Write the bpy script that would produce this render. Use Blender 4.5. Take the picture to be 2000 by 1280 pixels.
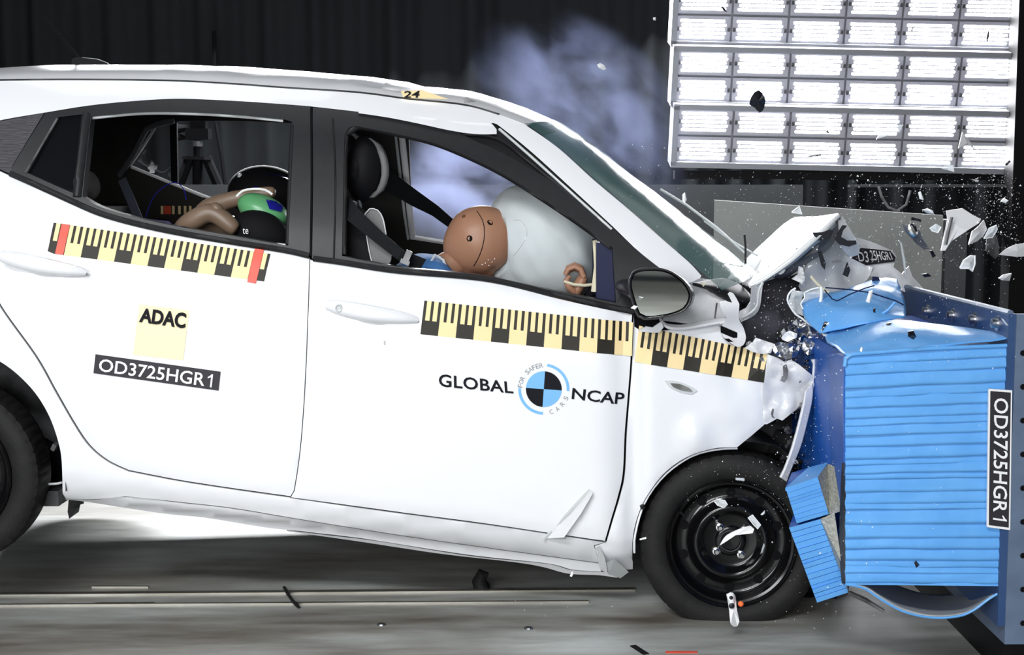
import bpy, bmesh, math, random
from mathutils import Vector, Matrix, noise, geometry
from mathutils.bvhtree import BVHTree
random.seed(7)
for o in list(bpy.data.objects): bpy.data.objects.remove(o)
SC = bpy.context.scene
COL = SC.collection

# ------------------------------------------------------------------ camera
CY, CZ, FPX = -4.5, 1.433, 2857.0
TH = math.atan2(310.0, FPX)
cam_d = bpy.data.cameras.new('camera'); cam = bpy.data.objects.new('camera', cam_d); COL.objects.link(cam)
cam.location = (0, CY, CZ); cam.rotation_euler = (math.pi/2-TH, 0, 0)
cam_d.sensor_width = 36; cam_d.lens = FPX/2000*36; cam_d.clip_start = .05
SC.camera = cam

# ------------------------------------------------------------------ world, lights, exposure
W = bpy.data.worlds.new('world'); SC.world = W; W.use_nodes = True
W.node_tree.nodes['Background'].inputs[0].default_value = (.75, .85, 1, 1)
W.node_tree.nodes['Background'].inputs[1].default_value = .02
SC.view_settings.view_transform = 'Standard'; SC.view_settings.look = 'None'
SC.view_settings.exposure = -0.32; SC.view_settings.gamma = 1.0
SC.view_settings.use_curve_mapping = False
def area(name, loc, target, sx, sy, power, col=(1, 1, 1)):
    d = bpy.data.lights.new(name, 'AREA'); d.shape = 'RECTANGLE'; d.size = sx; d.size_y = sy
    d.energy = power; d.color = col
    o = bpy.data.objects.new(name, d); COL.objects.link(o); o.location = loc
    o.rotation_euler = (Vector(target)-Vector(loc)).to_track_quat('-Z', 'Y').to_euler()
    return o
# the hall's lamp banks: one over the camera side, one over the car, one over the far side; last an added fill lamp
area('key_bank', (-1.8, -6.8, 2.0), (-.1, .2, .8), 4.5, 1.6, 400, (.97, .985, 1))
hb = area('high_bank', (-1.9, -5.0, 4.4), (-.75, -.3, .1), 3.4, .7, 56, (.97, .985, 1)); hb.data.spread = math.radians(62)
area('overhead_bank', (-.3, 1.2, 4.6), (-.1, .8, .8), 4.5, 1.6, 60, (.96, .98, 1))
area('far_bank', (-.9, 5.2, 2.80), (-.5, 1.4, .0), 4.2, .35, 900, (.96, .98, 1))
area('wall_fill', (0, -5.5, 4.8), (-1, -8.4, 1.2), 4, .8, 110, (.98, 1, .97))  # added unseen lamp, brightens the rear wall that the door mirror shows

# ------------------------------------------------------------------ pixel <-> world helpers (2000 x 1280 frame)
_c, _s = math.cos(TH), math.sin(TH)
def P(px, py, Y):
    u = 640-py
    dy = FPX*_c+u*_s; dz = -FPX*_s+u*_c
    t = (Y-CY)/dy
    return Vector((t*(px-1000), Y, CZ+t*dz))
def Q(p):
    x, y, z = p[0], p[1]-CY, p[2]-CZ
    f = y*_c-z*_s; u = y*_s+z*_c
    return (1000+FPX*x/f, 640-FPX*u/f)
def lerp(a, b, t): return a+(b-a)*t
def interp(tab, x):
    if x <= tab[0][0]: return tab[0][1]
    for (x0, y0), (x1, y1) in zip(tab, tab[1:]):
        if x <= x1: return y0+(y1-y0)*(x-x0)/(x1-x0)
    return tab[-1][1]
def sinterp(tab, x):       # smooth (Catmull-Rom like) table lookup
    if x <= tab[0][0]: return tab[0][1]
    n = len(tab)
    for i in range(n-1):
        x0, y0 = tab[i]; x1, y1 = tab[i+1]
        if x <= x1:
            h = x1-x0; t = (x-x0)/h
            m0 = (y1-tab[i-1][1])/(x1-tab[i-1][0]) if i else (y1-y0)/h
            m1 = (tab[i+2][1]-y0)/(tab[i+2][0]-x0) if i+2 < n else (y1-y0)/h
            t2, t3 = t*t, t*t*t
            return (2*t3-3*t2+1)*y0+(t3-2*t2+t)*h*m0+(-2*t3+3*t2)*y1+(t3-t2)*h*m1
    return tab[-1][1]
def cr(pts, step=8):       # open Catmull-Rom through points, sampled about every `step`
    out = []; n = len(pts)
    for i in range(n-1):
        p0 = pts[max(i-1, 0)]; p1 = pts[i]; p2 = pts[i+1]; p3 = pts[min(i+2, n-1)]
        d = math.dist(p1, p2); k = max(1, int(d/step))
        for j in range(k):
            t = j/k; t2 = t*t; t3 = t2*t
            out.append(tuple(.5*((2*b)+(-a+c)*t+(2*a-5*b+4*c-d_)*t2+(-a+3*b-3*c+d_)*t3) for a, b, c, d_ in zip(p0, p1, p2, p3)))
    out.append(tuple(pts[-1])); return out
def poly(pts, step=12):    # straight polyline, sampled
    out = []
    for a, b in zip(pts, pts[1:]):
        k = max(1, int(math.dist(a, b)/step))
        out += [tuple(lerp(x, y, j/k) for x, y in zip(a, b)) for j in range(k)]
    out.append(tuple(pts[-1])); return out
def loop(*runs):           # join runs into one closed outline without doubled points
    out = []
    for r in runs:
        for p in r:
            if not out or math.dist(out[-1], p) > .8: out.append((p[0], p[1]))
    if math.dist(out[0], out[-1]) < .8: out.pop()
    return out
def rnd_rect(x0, y0, x1, y1, r, n=5):
    out = []
    for cx, cy, a0 in ((x1-r, y0+r, -90), (x1-r, y1-r, 0), (x0+r, y1-r, 90), (x0+r, y0+r, 180)):
        for i in range(n+1):
            a = math.radians(a0+90*i/n); out.append((cx+r*math.cos(a), cy+r*math.sin(a)))
    return out
def inside(p, pl):
    x, y = p; c = False; j = len(pl)-1
    for i in range(len(pl)):
        xi, yi = pl[i]; xj, yj = pl[j]
        if (yi > y) != (yj > y) and x < (xj-xi)*(y-yi)/(yj-yi)+xi: c = not c
        j = i
    return c

# ------------------------------------------------------------------ materials
MATS = {}
def mat(name, col, rough=.5, metal=0., spec=.5, noise_amt=0., noise_scale=8., col2=None, bump=0., bump_scale=60., coat=0., alpha=1., trans=0., emit=None, estr=0., detail=6., stretch=None, sheen=0., sss=0.):
    m = bpy.data.materials.new(name); m.use_nodes = True; nt = m.node_tree
    b = nt.nodes['Principled BSDF']; L = nt.links
    b.inputs['Base Color'].default_value = (*col, 1); b.inputs['Roughness'].default_value = rough
    b.inputs['Metallic'].default_value = metal; b.inputs['Specular IOR Level'].default_value = spec
    b.inputs['Coat Weight'].default_value = coat; b.inputs['Coat Roughness'].default_value = .04
    b.inputs['Alpha'].default_value = alpha; b.inputs['Transmission Weight'].default_value = trans
    b.inputs['Sheen Weight'].default_value = sheen
    if emit: b.inputs['Emission Color'].default_value = (*emit, 1); b.inputs['Emission Strength'].default_value = estr
    if noise_amt > 0 or bump > 0:
        tc = nt.nodes.new('ShaderNodeTexCoord'); mp = nt.nodes.new('ShaderNodeMapping')
        L.new(tc.outputs['Object'], mp.inputs[0])
        if stretch: mp.inputs['Scale'].default_value = stretch
    if noise_amt > 0:
        n = nt.nodes.new('ShaderNodeTexNoise'); n.inputs['Scale'].default_value = noise_scale; n.inputs['Detail'].default_value = detail
        L.new(mp.outputs[0], n.inputs['Vector'])
        r = nt.nodes.new('ShaderNodeMapRange'); r.inputs[1].default_value = .35; r.inputs[2].default_value = .65
        r.inputs[3].default_value = 0; r.inputs[4].default_value = noise_amt
        L.new(n.outputs['Fac'], r.inputs[0])
        x = nt.nodes.new('ShaderNodeMix'); x.data_type = 'RGBA'
        x.inputs[6].default_value = (*col, 1); x.inputs[7].default_value = (*(col2 or tuple(c*.5 for c in col)), 1)
        L.new(r.outputs[0], x.inputs[0]); L.new(x.outputs[2], b.inputs['Base Color'])
    if bump > 0:
        n = nt.nodes.new('ShaderNodeTexNoise'); n.inputs['Scale'].default_value = bump_scale; n.inputs['Detail'].default_value = 4
        L.new(mp.outputs[0], n.inputs['Vector'])
        bp = nt.nodes.new('ShaderNodeBump'); bp.inputs['Strength'].default_value = bump; bp.inputs['Distance'].default_value = .01
        L.new(n.outputs['Fac'], bp.inputs['Height']); L.new(bp.outputs[0], b.inputs['Normal'])
    MATS[name] = m; return m
mat('white_paint', (.80, .815, .845), .26, spec=.5, coat=.6, noise_amt=.04, noise_scale=2)
mat('torn_white', (.72, .73, .75), .4, coat=.2, noise_amt=.25, noise_scale=9, col2=(.5, .51, .53))
mat('dark_gap', (.006, .006, .007), .8, spec=.05)
mat('black_trim', (.017, .018, .020), .42, spec=.35, bump=.06, bump_scale=500, noise_amt=.3, noise_scale=30)
mat('grain_trim', (.035, .033, .040), .5, bump=.6, bump_scale=120, stretch=(.25, 1, 1.6))
mat('rubber', (.011, .011, .012), .55, spec=.25, bump=.1, bump_scale=200)
mat('tyre', (.010, .010, .010), .65, spec=.22, noise_amt=.4, noise_scale=14, col2=(.022, .021, .020), bump=.15, bump_scale=150)
mat('rim_black', (.003, .003, .0035), .16, spec=.45)
mat('steel', (.55, .56, .58), .3, 1., noise_amt=.3, noise_scale=30)
mat('chrome', (.75, .76, .78), .12, 1.)
mat('engine_dark', (.012, .012, .013), .6, spec=.2, noise_amt=.8, noise_scale=9, col2=(.07, .07, .075))
mat('engine_grey', (.22, .22, .23), .45, .3, noise_amt=.8, noise_scale=16, col2=(.03, .03, .03))
mat('glass_side', (.01, .012, .014), .04, spec=.5, alpha=.55)
mat('windshield', (.10, .21, .205), .10, spec=.5, alpha=.66, noise_amt=.6, noise_scale=5, col2=(.17, .29, .28))
mat('clear_shard', (.85, .89, .92), .08, spec=.7, alpha=.55)
mat('shard_edge', (.93, .95, .97), .15)
mat('mirror_glass', (.62, .65, .64), .03, 1.)
mat('mirror_black', (.018, .018, .021), .25, spec=.5)
mat('seat_black', (.013, .013, .015), .7, spec=.2, bump=.3, bump_scale=300)
mat('seat_grey', (.17, .17, .17), .75, bump=.3, bump_scale=300)
mat('belt', (.008, .009, .011), .6, spec=.2, bump=.3, bump_scale=600)
mat('headliner', (.10, .105, .115), .9)
mat('interior_dark', (.006, .006, .008), .8, spec=.08)
mat('door_trim', (.04, .037, .035), .8, spec=.1)
mat('airbag', (.60, .645, .66), .8, spec=.2, bump=.35, bump_scale=6, noise_amt=.5, noise_scale=3, col2=(.46, .52, .54))
mat('dummy_skin', (.37, .195, .122), .42, spec=.35, noise_amt=.5, noise_scale=7, col2=(.28, .14, .085), bump=.05, bump_scale=60)
mat('child_skin', (.19, .13, .09), .42, noise_amt=.5, noise_scale=9, col2=(.13, .09, .06))
mat('blue_cloth', (.05, .17, .42), .85, bump=.3, bump_scale=80)
mat('orange_part', (.50, .14, .04), .5)
mat('child_black', (.006, .006, .007), .7, spec=.1)
mat('cap_green', (.10, .34, .14), .32, noise_amt=.3, noise_scale=10, col2=(.16, .42, .22))
mat('cap_blue', (.012, .014, .24), .2)
mat('navy', (.008, .012, .05), .45, spec=.25)
mat('violet_cloth', (.05, .045, .10), .8, spec=.1)
mat('rear_belt', (.018, .02, .028), .8, spec=.1)
mat('cream', (.75, .70, .52), .6)
mat('square_yellow', (.90, .76, .50), .5, spec=.2)
mat('sticker_yellow', (.88, .70, .38), .5, spec=.2, noise_amt=.06, noise_scale=4)
mat('sticker_black', (.016, .014, .009), .5, spec=.25)
mat('sticker_dark', (.028, .026, .032), .5, spec=.3)
mat('sticker_white', (.88, .88, .89), .5)
mat('sticker_blue', (.16, .44, .86), .45)
mat('print_black', (.008, .009, .013), .6, spec=.1)
mat('print_grey', (.22, .23, .25), .5)
mat('tape_red', (.72, .075, .03), .5, noise_amt=.15, noise_scale=40, col2=(.35, .10, .2))
mat('barrier_blue', (.115, .37, .80), .36, spec=.4, noise_amt=.5, noise_scale=9, col2=(.16, .45, .88), bump=.2, bump_scale=25)
mat('barrier_shaded', (.012, .10, .46), .38, noise_amt=.3, noise_scale=5, col2=(.02, .15, .55))  # barrier blue darkened in colour for the shade of the car's nose
mat('barrier_plate', (.022, .060, .17), .45, noise_amt=.4, noise_scale=7, col2=(.04, .09, .2))
mat('plate_edge', (.12, .17, .26), .5, noise_amt=.5, noise_scale=12, col2=(.07, .1, .16))
mat('honeycomb', (.55, .55, .49), .6, 0., noise_amt=.6, noise_scale=50, col2=(.22, .22, .19), bump=.8, bump_scale=120, stretch=(1, 1, 3))
mat('sheet_grey', (.62, .65, .66), .4, .1, noise_amt=.3, noise_scale=5)
mat('curtain', (.019, .021, .023), .95, spec=.05, noise_amt=.3, noise_scale=3, col2=(.024, .026, .028))
mat('wall_grey', (.085, .09, .095), .8, noise_amt=.5, noise_scale=3, col2=(.06, .065, .07))
mat('hall_wall', (.36, .38, .36), .8, noise_amt=.4, noise_scale=2, col2=(.28, .30, .29))
mat('block_grey', (.24, .25, .235), .8, noise_amt=.6, noise_scale=3, col2=(.18, .185, .18))
mat('black_frame', (.006, .006, .007), .6, spec=.15)
mat('tripod_black', (.004, .004, .005), .7, spec=.1)
mat('led_frame', (.30, .31, .34), .45, .2)
mat('led_board', (.42, .42, .47), .5)
mat('led', (1, 1, 1), .4, emit=(.97, .97, 1), estr=60.)
mat('rail_steel', (.55, .53, .47), .3, .9, noise_amt=.6, noise_scale=14, col2=(.2, .17, .13), stretch=(.2, 1, 1))
mat('black_shard', (.010, .011, .016), .3)
mat('orange_dot', (.9, .17, .05), .5)
mat('speck', (.95, .95, .95), .5)
# floor: worn concrete with soot and streaks along the track
def floor_material():
    m = bpy.data.materials.new('floor'); m.use_nodes = True; nt = m.node_tree; L = nt.links
    b = nt.nodes['Principled BSDF']; tc = nt.nodes.new('ShaderNodeTexCoord')
    def nz(scale, st, det=8, rough=.6):
        mp = nt.nodes.new('ShaderNodeMapping'); mp.inputs['Scale'].default_value = st; L.new(tc.outputs['Object'], mp.inputs[0])
        n = nt.nodes.new('ShaderNodeTexNoise'); n.inputs['Scale'].default_value = scale; n.inputs['Detail'].default_value = det
        n.inputs['Roughness'].default_value = rough; L.new(mp.outputs[0], n.inputs[0]); return n
    n1 = nz(2.2, (.35, 1.3, 1)); n2 = nz(9, (.3, 1.6, 1)); n3 = nz(40, (1, 1, 1), 4)
    r = nt.nodes.new('ShaderNodeValToRGB'); L.new(n1.outputs['Fac'], r.inputs[0])
    cr_ = r.color_ramp; cr_.elements[0].position = .34; cr_.elements[0].color = (.145, .128, .104, 1)
    cr_.elements[1].position = .66; cr_.elements[1].color = (.47, .50, .485, 1)
    e = cr_.elements.new(.5); e.color = (.30, .30, .28, 1)
    x = nt.nodes.new('ShaderNodeMix'); x.data_type = 'RGBA'; x.blend_type = 'MULTIPLY'; x.inputs[0].default_value = .55
    r2 = nt.nodes.new('ShaderNodeValToRGB'); L.new(n2.outputs['Fac'], r2.inputs[0]); r2.color_ramp.elements[0].position = .35; r2.color_ramp.elements[1].position = .62
    r2.color_ramp.elements[0].color = (.45, .43, .4, 1)
    L.new(r.outputs[0], x.inputs[6]); L.new(r2.outputs[0], x.inputs[7]); L.new(x.outputs[2], b.inputs['Base Color'])
    b.inputs['Roughness'].default_value = .42
    rr = nt.nodes.new('ShaderNodeMapRange'); rr.inputs[3].default_value = .28; rr.inputs[4].default_value = .6; L.new(n2.outputs['Fac'], rr.inputs[0]); L.new(rr.outputs[0], b.inputs['Roughness'])
    bp = nt.nodes.new('ShaderNodeBump'); bp.inputs['Strength'].default_value = .12; L.new(n3.outputs['Fac'], bp.inputs['Height']); L.new(bp.outputs[0], b.inputs['Normal'])
    MATS['floor'] = m
floor_material()

# ------------------------------------------------------------------ object helpers
def tag(o, label=None, cat=None, group=None, kind=None):
    if label: o['label'] = label
    if cat: o['category'] = cat
    if group: o['group'] = group
    if kind: o['kind'] = kind
    return o
def empty(name, loc=(0, 0, 0), parent=None):
    o = bpy.data.objects.new(name, None); o.empty_display_size = .05; COL.objects.link(o); o.location = loc
    if parent: setpar(o, parent)
    return o
def wloc(o):
    v = Vector(o.location)
    while o.parent: o = o.parent; v += Vector(o.location)
    return v
def setpar(o, parent): o.parent = parent
def obj(name, verts, faces, m, parent=None, smooth=False, mi=None, label=None, kind=None):
    """one mesh object; verts are in world space, the origin goes to the parent's origin"""
    off = wloc(parent) if parent else Vector((0, 0, 0))
    me = bpy.data.meshes.new(name)
    if parent is None:
        vs = [Vector(v) for v in verts]
        n = max(1, len(vs))
        lo = Vector([min(v[i] for v in vs) for i in range(3)]); hi = Vector([max(v[i] for v in vs) for i in range(3)])
        off = Vector(((lo.x+hi.x)/2, (lo.y+hi.y)/2, lo.z))
    me.from_pydata([tuple(Vector(v)-off) for v in verts], [], faces)
    for mm in ([m] if isinstance(m, str) else m): me.materials.append(MATS[mm])
    if mi:
        for p, k in zip(me.polygons, mi): p.material_index = k
    if smooth:
        for p in me.polygons: p.use_smooth = True
    me.update()
    o = bpy.data.objects.new(name, me); COL.objects.link(o)
    if parent: o.parent = parent
    else: o.location = off
    if label: o['label'] = label
    if kind: o['kind'] = kind
    return o
def smooth_by_angle(o, deg=40):
    bm = bmesh.new(); bm.from_mesh(o.data)
    for f in bm.faces: f.smooth = True
    for e in bm.edges:
        if len(e.link_faces) == 2 and e.calc_face_angle(0) > math.radians(deg): e.smooth = False
    bm.to_mesh(o.data); bm.free()
class MB:                     # collects geometry for ONE mesh
    def __init__(s): s.v = []; s.f = []; s.m = []
    def add(s, v, f, k=0):
        n = len(s.v); s.v += [Vector(x) for x in v]; s.f += [tuple(i+n for i in q) for q in f]; s.m += [k]*len(f); return s
    def box(s, c, d, M=None, k=0, taper=1.):
        hx, hy, hz = d[0]/2, d[1]/2, d[2]/2
        v = [Vector((x*hx*(taper if z > 0 else 1), y*hy*(taper if z > 0 else 1), z*hz)) for z in (-1, 1) for x, y in ((-1, -1), (1, -1), (1, 1), (-1, 1))]
        if M is not None: v = [M @ a for a in v]
        c = Vector(c); return s.add([a+c for a in v], [(3, 2, 1, 0), (4, 5, 6, 7), (0, 1, 5, 4), (1, 2, 6, 5), (2, 3, 7, 6), (3, 0, 4, 7)], k)
    def tube(s, pts, r, n=8, k=0, flat=None, caps=True):
        pts = [Vector(p) for p in pts]; rs = r if isinstance(r, (list, tuple)) else [r]*len(pts)
        up = Vector((0, 0, 1)); ring = []; base = len(s.v); prev = None
        for i, p in enumerate(pts):
            t = (pts[min(i+1, len(pts)-1)]-pts[max(i-1, 0)]).normalized()
            a = prev-t*prev.dot(t) if prev is not None else t.cross(up)
            if a.length < 1e-4: a = t.cross(Vector((0, 1, 0)))
            a.normalize(); b = t.cross(a); prev = a
            for j in range(n):
                q = 2*math.pi*j/n
                s.v.append(p+rs[i]*(math.cos(q)*a+math.sin(q)*b*(flat or 1)))
        m = len(pts)
        for i in range(m-1):
            for j in range(n):
                s.f.append((base+i*n+j, base+i*n+(j+1) % n, base+(i+1)*n+(j+1) % n, base+(i+1)*n+j)); s.m.append(k)
        if caps:
            s.f.append(tuple(base+j for j in range(n-1, -1, -1))); s.f.append(tuple(base+(m-1)*n+j for j in range(n))); s.m += [k, k]
        return s
    def lathe(s, prof, M, n=48, k=0, mod=None):   # prof (r, h) about local Z, M to world
        base = len(s.v)
        for i, (r, h) in enumerate(prof):
            for j in range(n):
                a = 2*math.pi*j/n; rr, hh = (mod(i, j, r, h) if mod else (r, h))
                s.v.append(M @ Vector((rr*math.cos(a), rr*math.sin(a), hh)))
        for i in range(len(prof)-1):
            for j in range(n):
                s.f.append((base+i*n+j, base+i*n+(j+1) % n, base+(i+1)*n+(j+1) % n, base+(i+1)*n+j)); s.m.append(k)
        return s
    def ball(s, c, r, M=None, n=12, m=8, k=0):
        base = len(s.v); c = Vector(c); rr = Vector(r) if not isinstance(r, (int, float)) else Vector((r, r, r))
        for i in range(m+1):
            th = math.pi*i/m
            for j in range(n):
                ph = 2*math.pi*j/n
                v = Vector((rr.x*math.sin(th)*math.cos(ph), rr.y*math.sin(th)*math.sin(ph), rr.z*math.cos(th)))
                s.v.append(c+(M @ v if M is not None else v))
        for i in range(m):
            for j in range(n):
                s.f.append((base+i*n+j, base+(i+1)*n+j, base+(i+1)*n+(j+1) % n, base+i*n+(j+1) % n)); s.m.append(k)
        return s
    def build(s, name, m, parent=None, smooth=None, **kw):
        o = obj(name, s.v, s.f, m, parent, mi=s.m if not isinstance(m, str) else None, **kw)
        if smooth: smooth_by_angle(o, smooth)
        return o
def cdt(outline, holes=(), grid=0, pad=5.0):
    """triangulate a pixel outline with holes and optional interior grid points"""
    pts = [Vector(p) for p in outline]; edges = [(i, (i+1) % len(outline)) for i in range(len(outline))]
    for h in holes:
        b = len(pts); pts += [Vector(p) for p in h]; edges += [(b+i, b+(i+1) % len(h)) for i in range(len(h))]
    nb = len(pts)
    if grid:
        xs = [p[0] for p in outline]; ys = [p[1] for p in outline]
        segs = [(pts[a], pts[b]) for a, b in edges]
        cell = {}
        for a, b in segs:
            for t in range(0, 11):
                q = a.lerp(b, t/10); cell.setdefault((int(q.x//16), int(q.y//16)), []).append(q)
        y = min(ys)+grid*.5; row = 0
        while y < max(ys):
            x = min(xs)+grid*(.5 if row % 2 else .25)
            while x < max(xs):
                if inside((x, y), outline) and not any(inside((x, y), h) for h in holes):
                    ok = True; cx, cy = int(x//16), int(y//16)
                    for i in (-1, 0, 1):
                        for j in (-1, 0, 1):
                            for q in cell.get((cx+i, cy+j), ()):
                                if (q.x-x)**2+(q.y-y)**2 < pad*pad: ok = False
                    if ok: pts.append(Vector((x, y)))
                x += grid
            y += grid*.87; row += 1
    v, e, f, ov, oe, of = geometry.delaunay_2d_cdt(pts, edges, [], 0, 1e-5)
    tris = []
    for q in f:
        c = sum((v[i] for i in q), Vector((0, 0)))/len(q)
        if inside(c, outline) and not any(inside(c, h) for h in holes): tris.append(tuple(q))
    return v, tris
def boundary(tris):
    cnt = {}
    for t in tris:
        for a, b in zip(t, t[1:]+t[:1]):
            cnt[(a, b)] = cnt.get((a, b), 0)+1
    return [(a, b) for a, b in cnt if (b, a) not in cnt]
def panel(name, outline, fn, m, parent=None, holes=(), grid=18, thick=.012, roll=0., inward=Vector((0, 1, 0)), smooth=True, back=False, label=None, kind=None, push=0.):
    """a sheet whose outline is given in pixels and whose depth comes from fn(px,py) -> world; a skirt gives it thickness"""
    v, tris = cdt(outline, holes, grid)
    W3 = [fn(p.x, p.y) for p in v]
    if push: W3 = [w-inward*push for w in W3]
    tris = [tuple(reversed(t)) for t in tris]
    if sum((W3[t[1]]-W3[t[0]]).cross(W3[t[2]]-W3[t[0]]).y for t in tris) > 0: tris = [tuple(reversed(t)) for t in tris]
    be = boundary(tris); bs = {i for e in be for i in e}
    if roll:
        for i in bs: W3[i] = W3[i]+inward*roll
    verts = list(W3); faces = list(tris); n0 = len(faces)
    for a, b in be:
        k = len(verts); verts += [W3[a], W3[b], W3[b]+inward*thick, W3[a]+inward*thick]
        faces.append((k+1, k, k+3, k+2))
    if back:
        k = len(verts); verts += [w+inward*thick for w in W3]; faces += [tuple(i+k for i in reversed(t)) for t in tris]
    o = obj(name, verts, faces, m, parent, label=label, kind=kind)
    if smooth and grid and not roll:
        for i, p in enumerate(o.data.polygons): p.use_smooth = i < n0 or i >= n0+len(be)
        N = []
        for p in v:
            a_ = fn(p.x+2, p.y)-fn(p.x-2, p.y); b_ = fn(p.x, p.y+2)-fn(p.x, p.y-2); nn = a_.cross(b_).normalized()
            if nn.y > 0: nn = -nn
            N.append(nn)
        N += [Vector((0, 0, 0))]*(len(verts)-len(v))
        if back: N[-len(v):] = [-q for q in N[:len(v)]]
        # all front faces must wind towards the viewer for the normals to agree
        o.data.normals_split_custom_set_from_vertices([tuple(q) for q in N])
    elif smooth:
        for i, p in enumerate(o.data.polygons): p.use_smooth = i < n0 or i >= n0+len(be)
    return o
def text_mesh(body, bold=0., space=1.):
    cu = bpy.data.curves.new('text', 'FONT'); cu.body = body; cu.offset = bold; cu.space_character = space; cu.resolution_u = 3
    o = bpy.data.objects.new('text', cu); COL.objects.link(o)
    dg = bpy.context.evaluated_depsgraph_get(); dg.update()
    me = bpy.data.meshes.new_from_object(o.evaluated_get(dg))
    v = [(a.co.x, a.co.y) for a in me.vertices]; f = [tuple(p.vertices) for p in me.polygons]
    bpy.data.objects.remove(o); bpy.data.curves.remove(cu); bpy.data.meshes.remove(me)
    x0 = min(a[0] for a in v); x1 = max(a[0] for a in v); y0 = min(a[1] for a in v); y1 = max(a[1] for a in v)
    return [((x-x0)/(x1-x0), (y-y0)/(y1-y0)) for x, y in v], f
def quad(c, u, v):            # bilinear in a quad c = [tl, tr, br, bl]; v = 0 bottom, 1 top
    t = tuple(lerp(a, b, u) for a, b in zip(c[0], c[1])); b_ = tuple(lerp(a, b, u) for a, b in zip(c[3], c[2]))
    return tuple(lerp(a, b, v) for a, b in zip(b_, t))
def text_on(name, body, corners, fn, m, parent, bold=0., space=1., out=Vector((0, -.0012, 0)), label=None):
    v, f = text_mesh(body, bold, space)
    return obj(name, [fn(*quad(corners, a, b))+out for a, b in v], f, m, parent, label=label)
# ================================================================== THE HALL
def G(px, py, z=0.):          # the point of the plane z seen at a pixel
    u = 640-py; dy = FPX*_c+u*_s; dz = -FPX*_s+u*_c; t = (z-CZ)/dz
    return Vector((t*(px-1000), CY+t*dy, z))
def bxv(x0, x1, y0, y1, z0, z1):
    return [(x0, y0, z0), (x1, y0, z0), (x1, y1, z0), (x0, y1, z0), (x0, y0, z1), (x1, y0, z1), (x1, y1, z1), (x0, y1, z1)]
BF = [(3, 2, 1, 0), (4, 5, 6, 7), (0, 1, 5, 4), (1, 2, 6, 5), (2, 3, 7, 6), (3, 0, 4, 7)]
fl = obj('floor', bxv(-7, 7, -8, 8, -.1, 0), BF, 'floor'); tag(fl, 'worn grey concrete floor of the test hall', kind='structure')
# low grey wall behind the track and black rear wall
zt = P(440, 361, 4.5).z
wl = obj('wall_back', bxv(-6.5, P(1568, 400, 4.5).x, 4.5, 4.51, 0, zt), BF, 'wall_grey'); tag(wl, 'low grey wall behind the car', kind='structure')
# the hall behind the camera: pale wall with a dark gate, seen only in reflections
hw = obj('wall_front', bxv(-7, 7, -8.6, -8.4, 0, 5), BF, 'hall_wall'); tag(hw, 'pale hall wall behind the viewpoint', kind='structure')
hd = obj('door_1', bxv(-3.9, -2.0, -8.4, -8.34, 0, 1.35), BF, 'black_frame'); tag(hd, 'dark gate in the hall wall behind the viewpoint', kind='structure')
# black pleated curtain
def curtain():
    x0, x1 = -4.6, 4.6; v = []; f = []; n = 420; rows = 5
    rr = random.Random(3); ph = [rr.uniform(0, 6.28) for _ in range(6)]
    for j in range(rows):
        for i in range(n+1):
            x = lerp(x0, x1, i/n)
            d = .050*math.sin(x*21+1.6*math.sin(x*2.3+ph[0])+ph[1])+.035*math.sin(x*37+ph[2]+2*math.sin(x*1.7+ph[3]))+.05*noise.noise((x*2.2, 0, 1))
            d *= .6+.5*noise.noise((x*1.1, j*.1, 7))
            v.append((x, 5.75+d*(1-.06*j), .02+3.9*j/(rows-1)))
    for j in range(rows-1):
        for i in range(n): a = j*(n+1)+i; f.append((a, a+1, a+n+2, a+n+1))
    o = obj('stage_curtain', v, f, 'curtain', smooth=True)
    tag(o, 'black pleated curtain hanging across the back of the hall', 'curtain')
curtain()
# concrete slab seen over the bonnet, dark frame beams under the lamps
a = P(1395, 391, 2.9); b = P(1842, 421, 2.3)
slab = MB(); th = Vector((.01, .06, 0))
slab.add([(a.x, a.y, 0), (b.x, b.y, 0), b, a, (a.x+th.x, a.y+th.y, 0), (b.x+th.x, b.y+th.y, 0), b+th, a+th], [(0, 1, 2, 3), (5, 4, 7, 6), (3, 2, 6, 7), (1, 5, 6, 2), (4, 0, 3, 7)])
o = slab.build('concrete_slab', 'block_grey'); tag(o, 'pale grey concrete slab standing behind the folded bonnet', 'slab')
c0 = P(1846, 430, 2.32); c1 = P(1895, 436, 2.26)
o = MB().add(bxv(c0.x, c1.x, 2.3, 2.5, 0, c0.z), BF).build('steel_column', 'wall_grey'); tag(o, 'narrow grey steel column at the end of the concrete slab', 'column')
c0 = P(1569, 333, 4.1); c1 = P(2120, 352, 4.1)
o = MB().add(bxv(c0.x, c1.x, 4.1, 4.22, c1.z, c0.z), BF).build('lamp_frame_beam', 'black_frame'); tag(o, 'black beam right under the lamp banks', 'beam')
c0 = P(1660, 361, 3.9); c1 = P(1990, 366, 3.9)
o = MB().add(bxv(c0.x, c1.x, 3.9, 3.96, c1.z, c0.z), BF).build('grey_rail', 'wall_grey'); tag(o, 'thin grey rail below the black beam', 'rail')
o = MB().tube([P(1716, 365, 3.86), P(1722, 385, 3.86), P(1735, 405, 3.86), P(1752, 412, 3.86), P(1770, 400, 3.86), P(1778, 372, 3.86)], .008, 6).build('cable_loop', 'engine_grey'); tag(o, 'thin cable loop hanging from the grey rail', 'cable')

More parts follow.
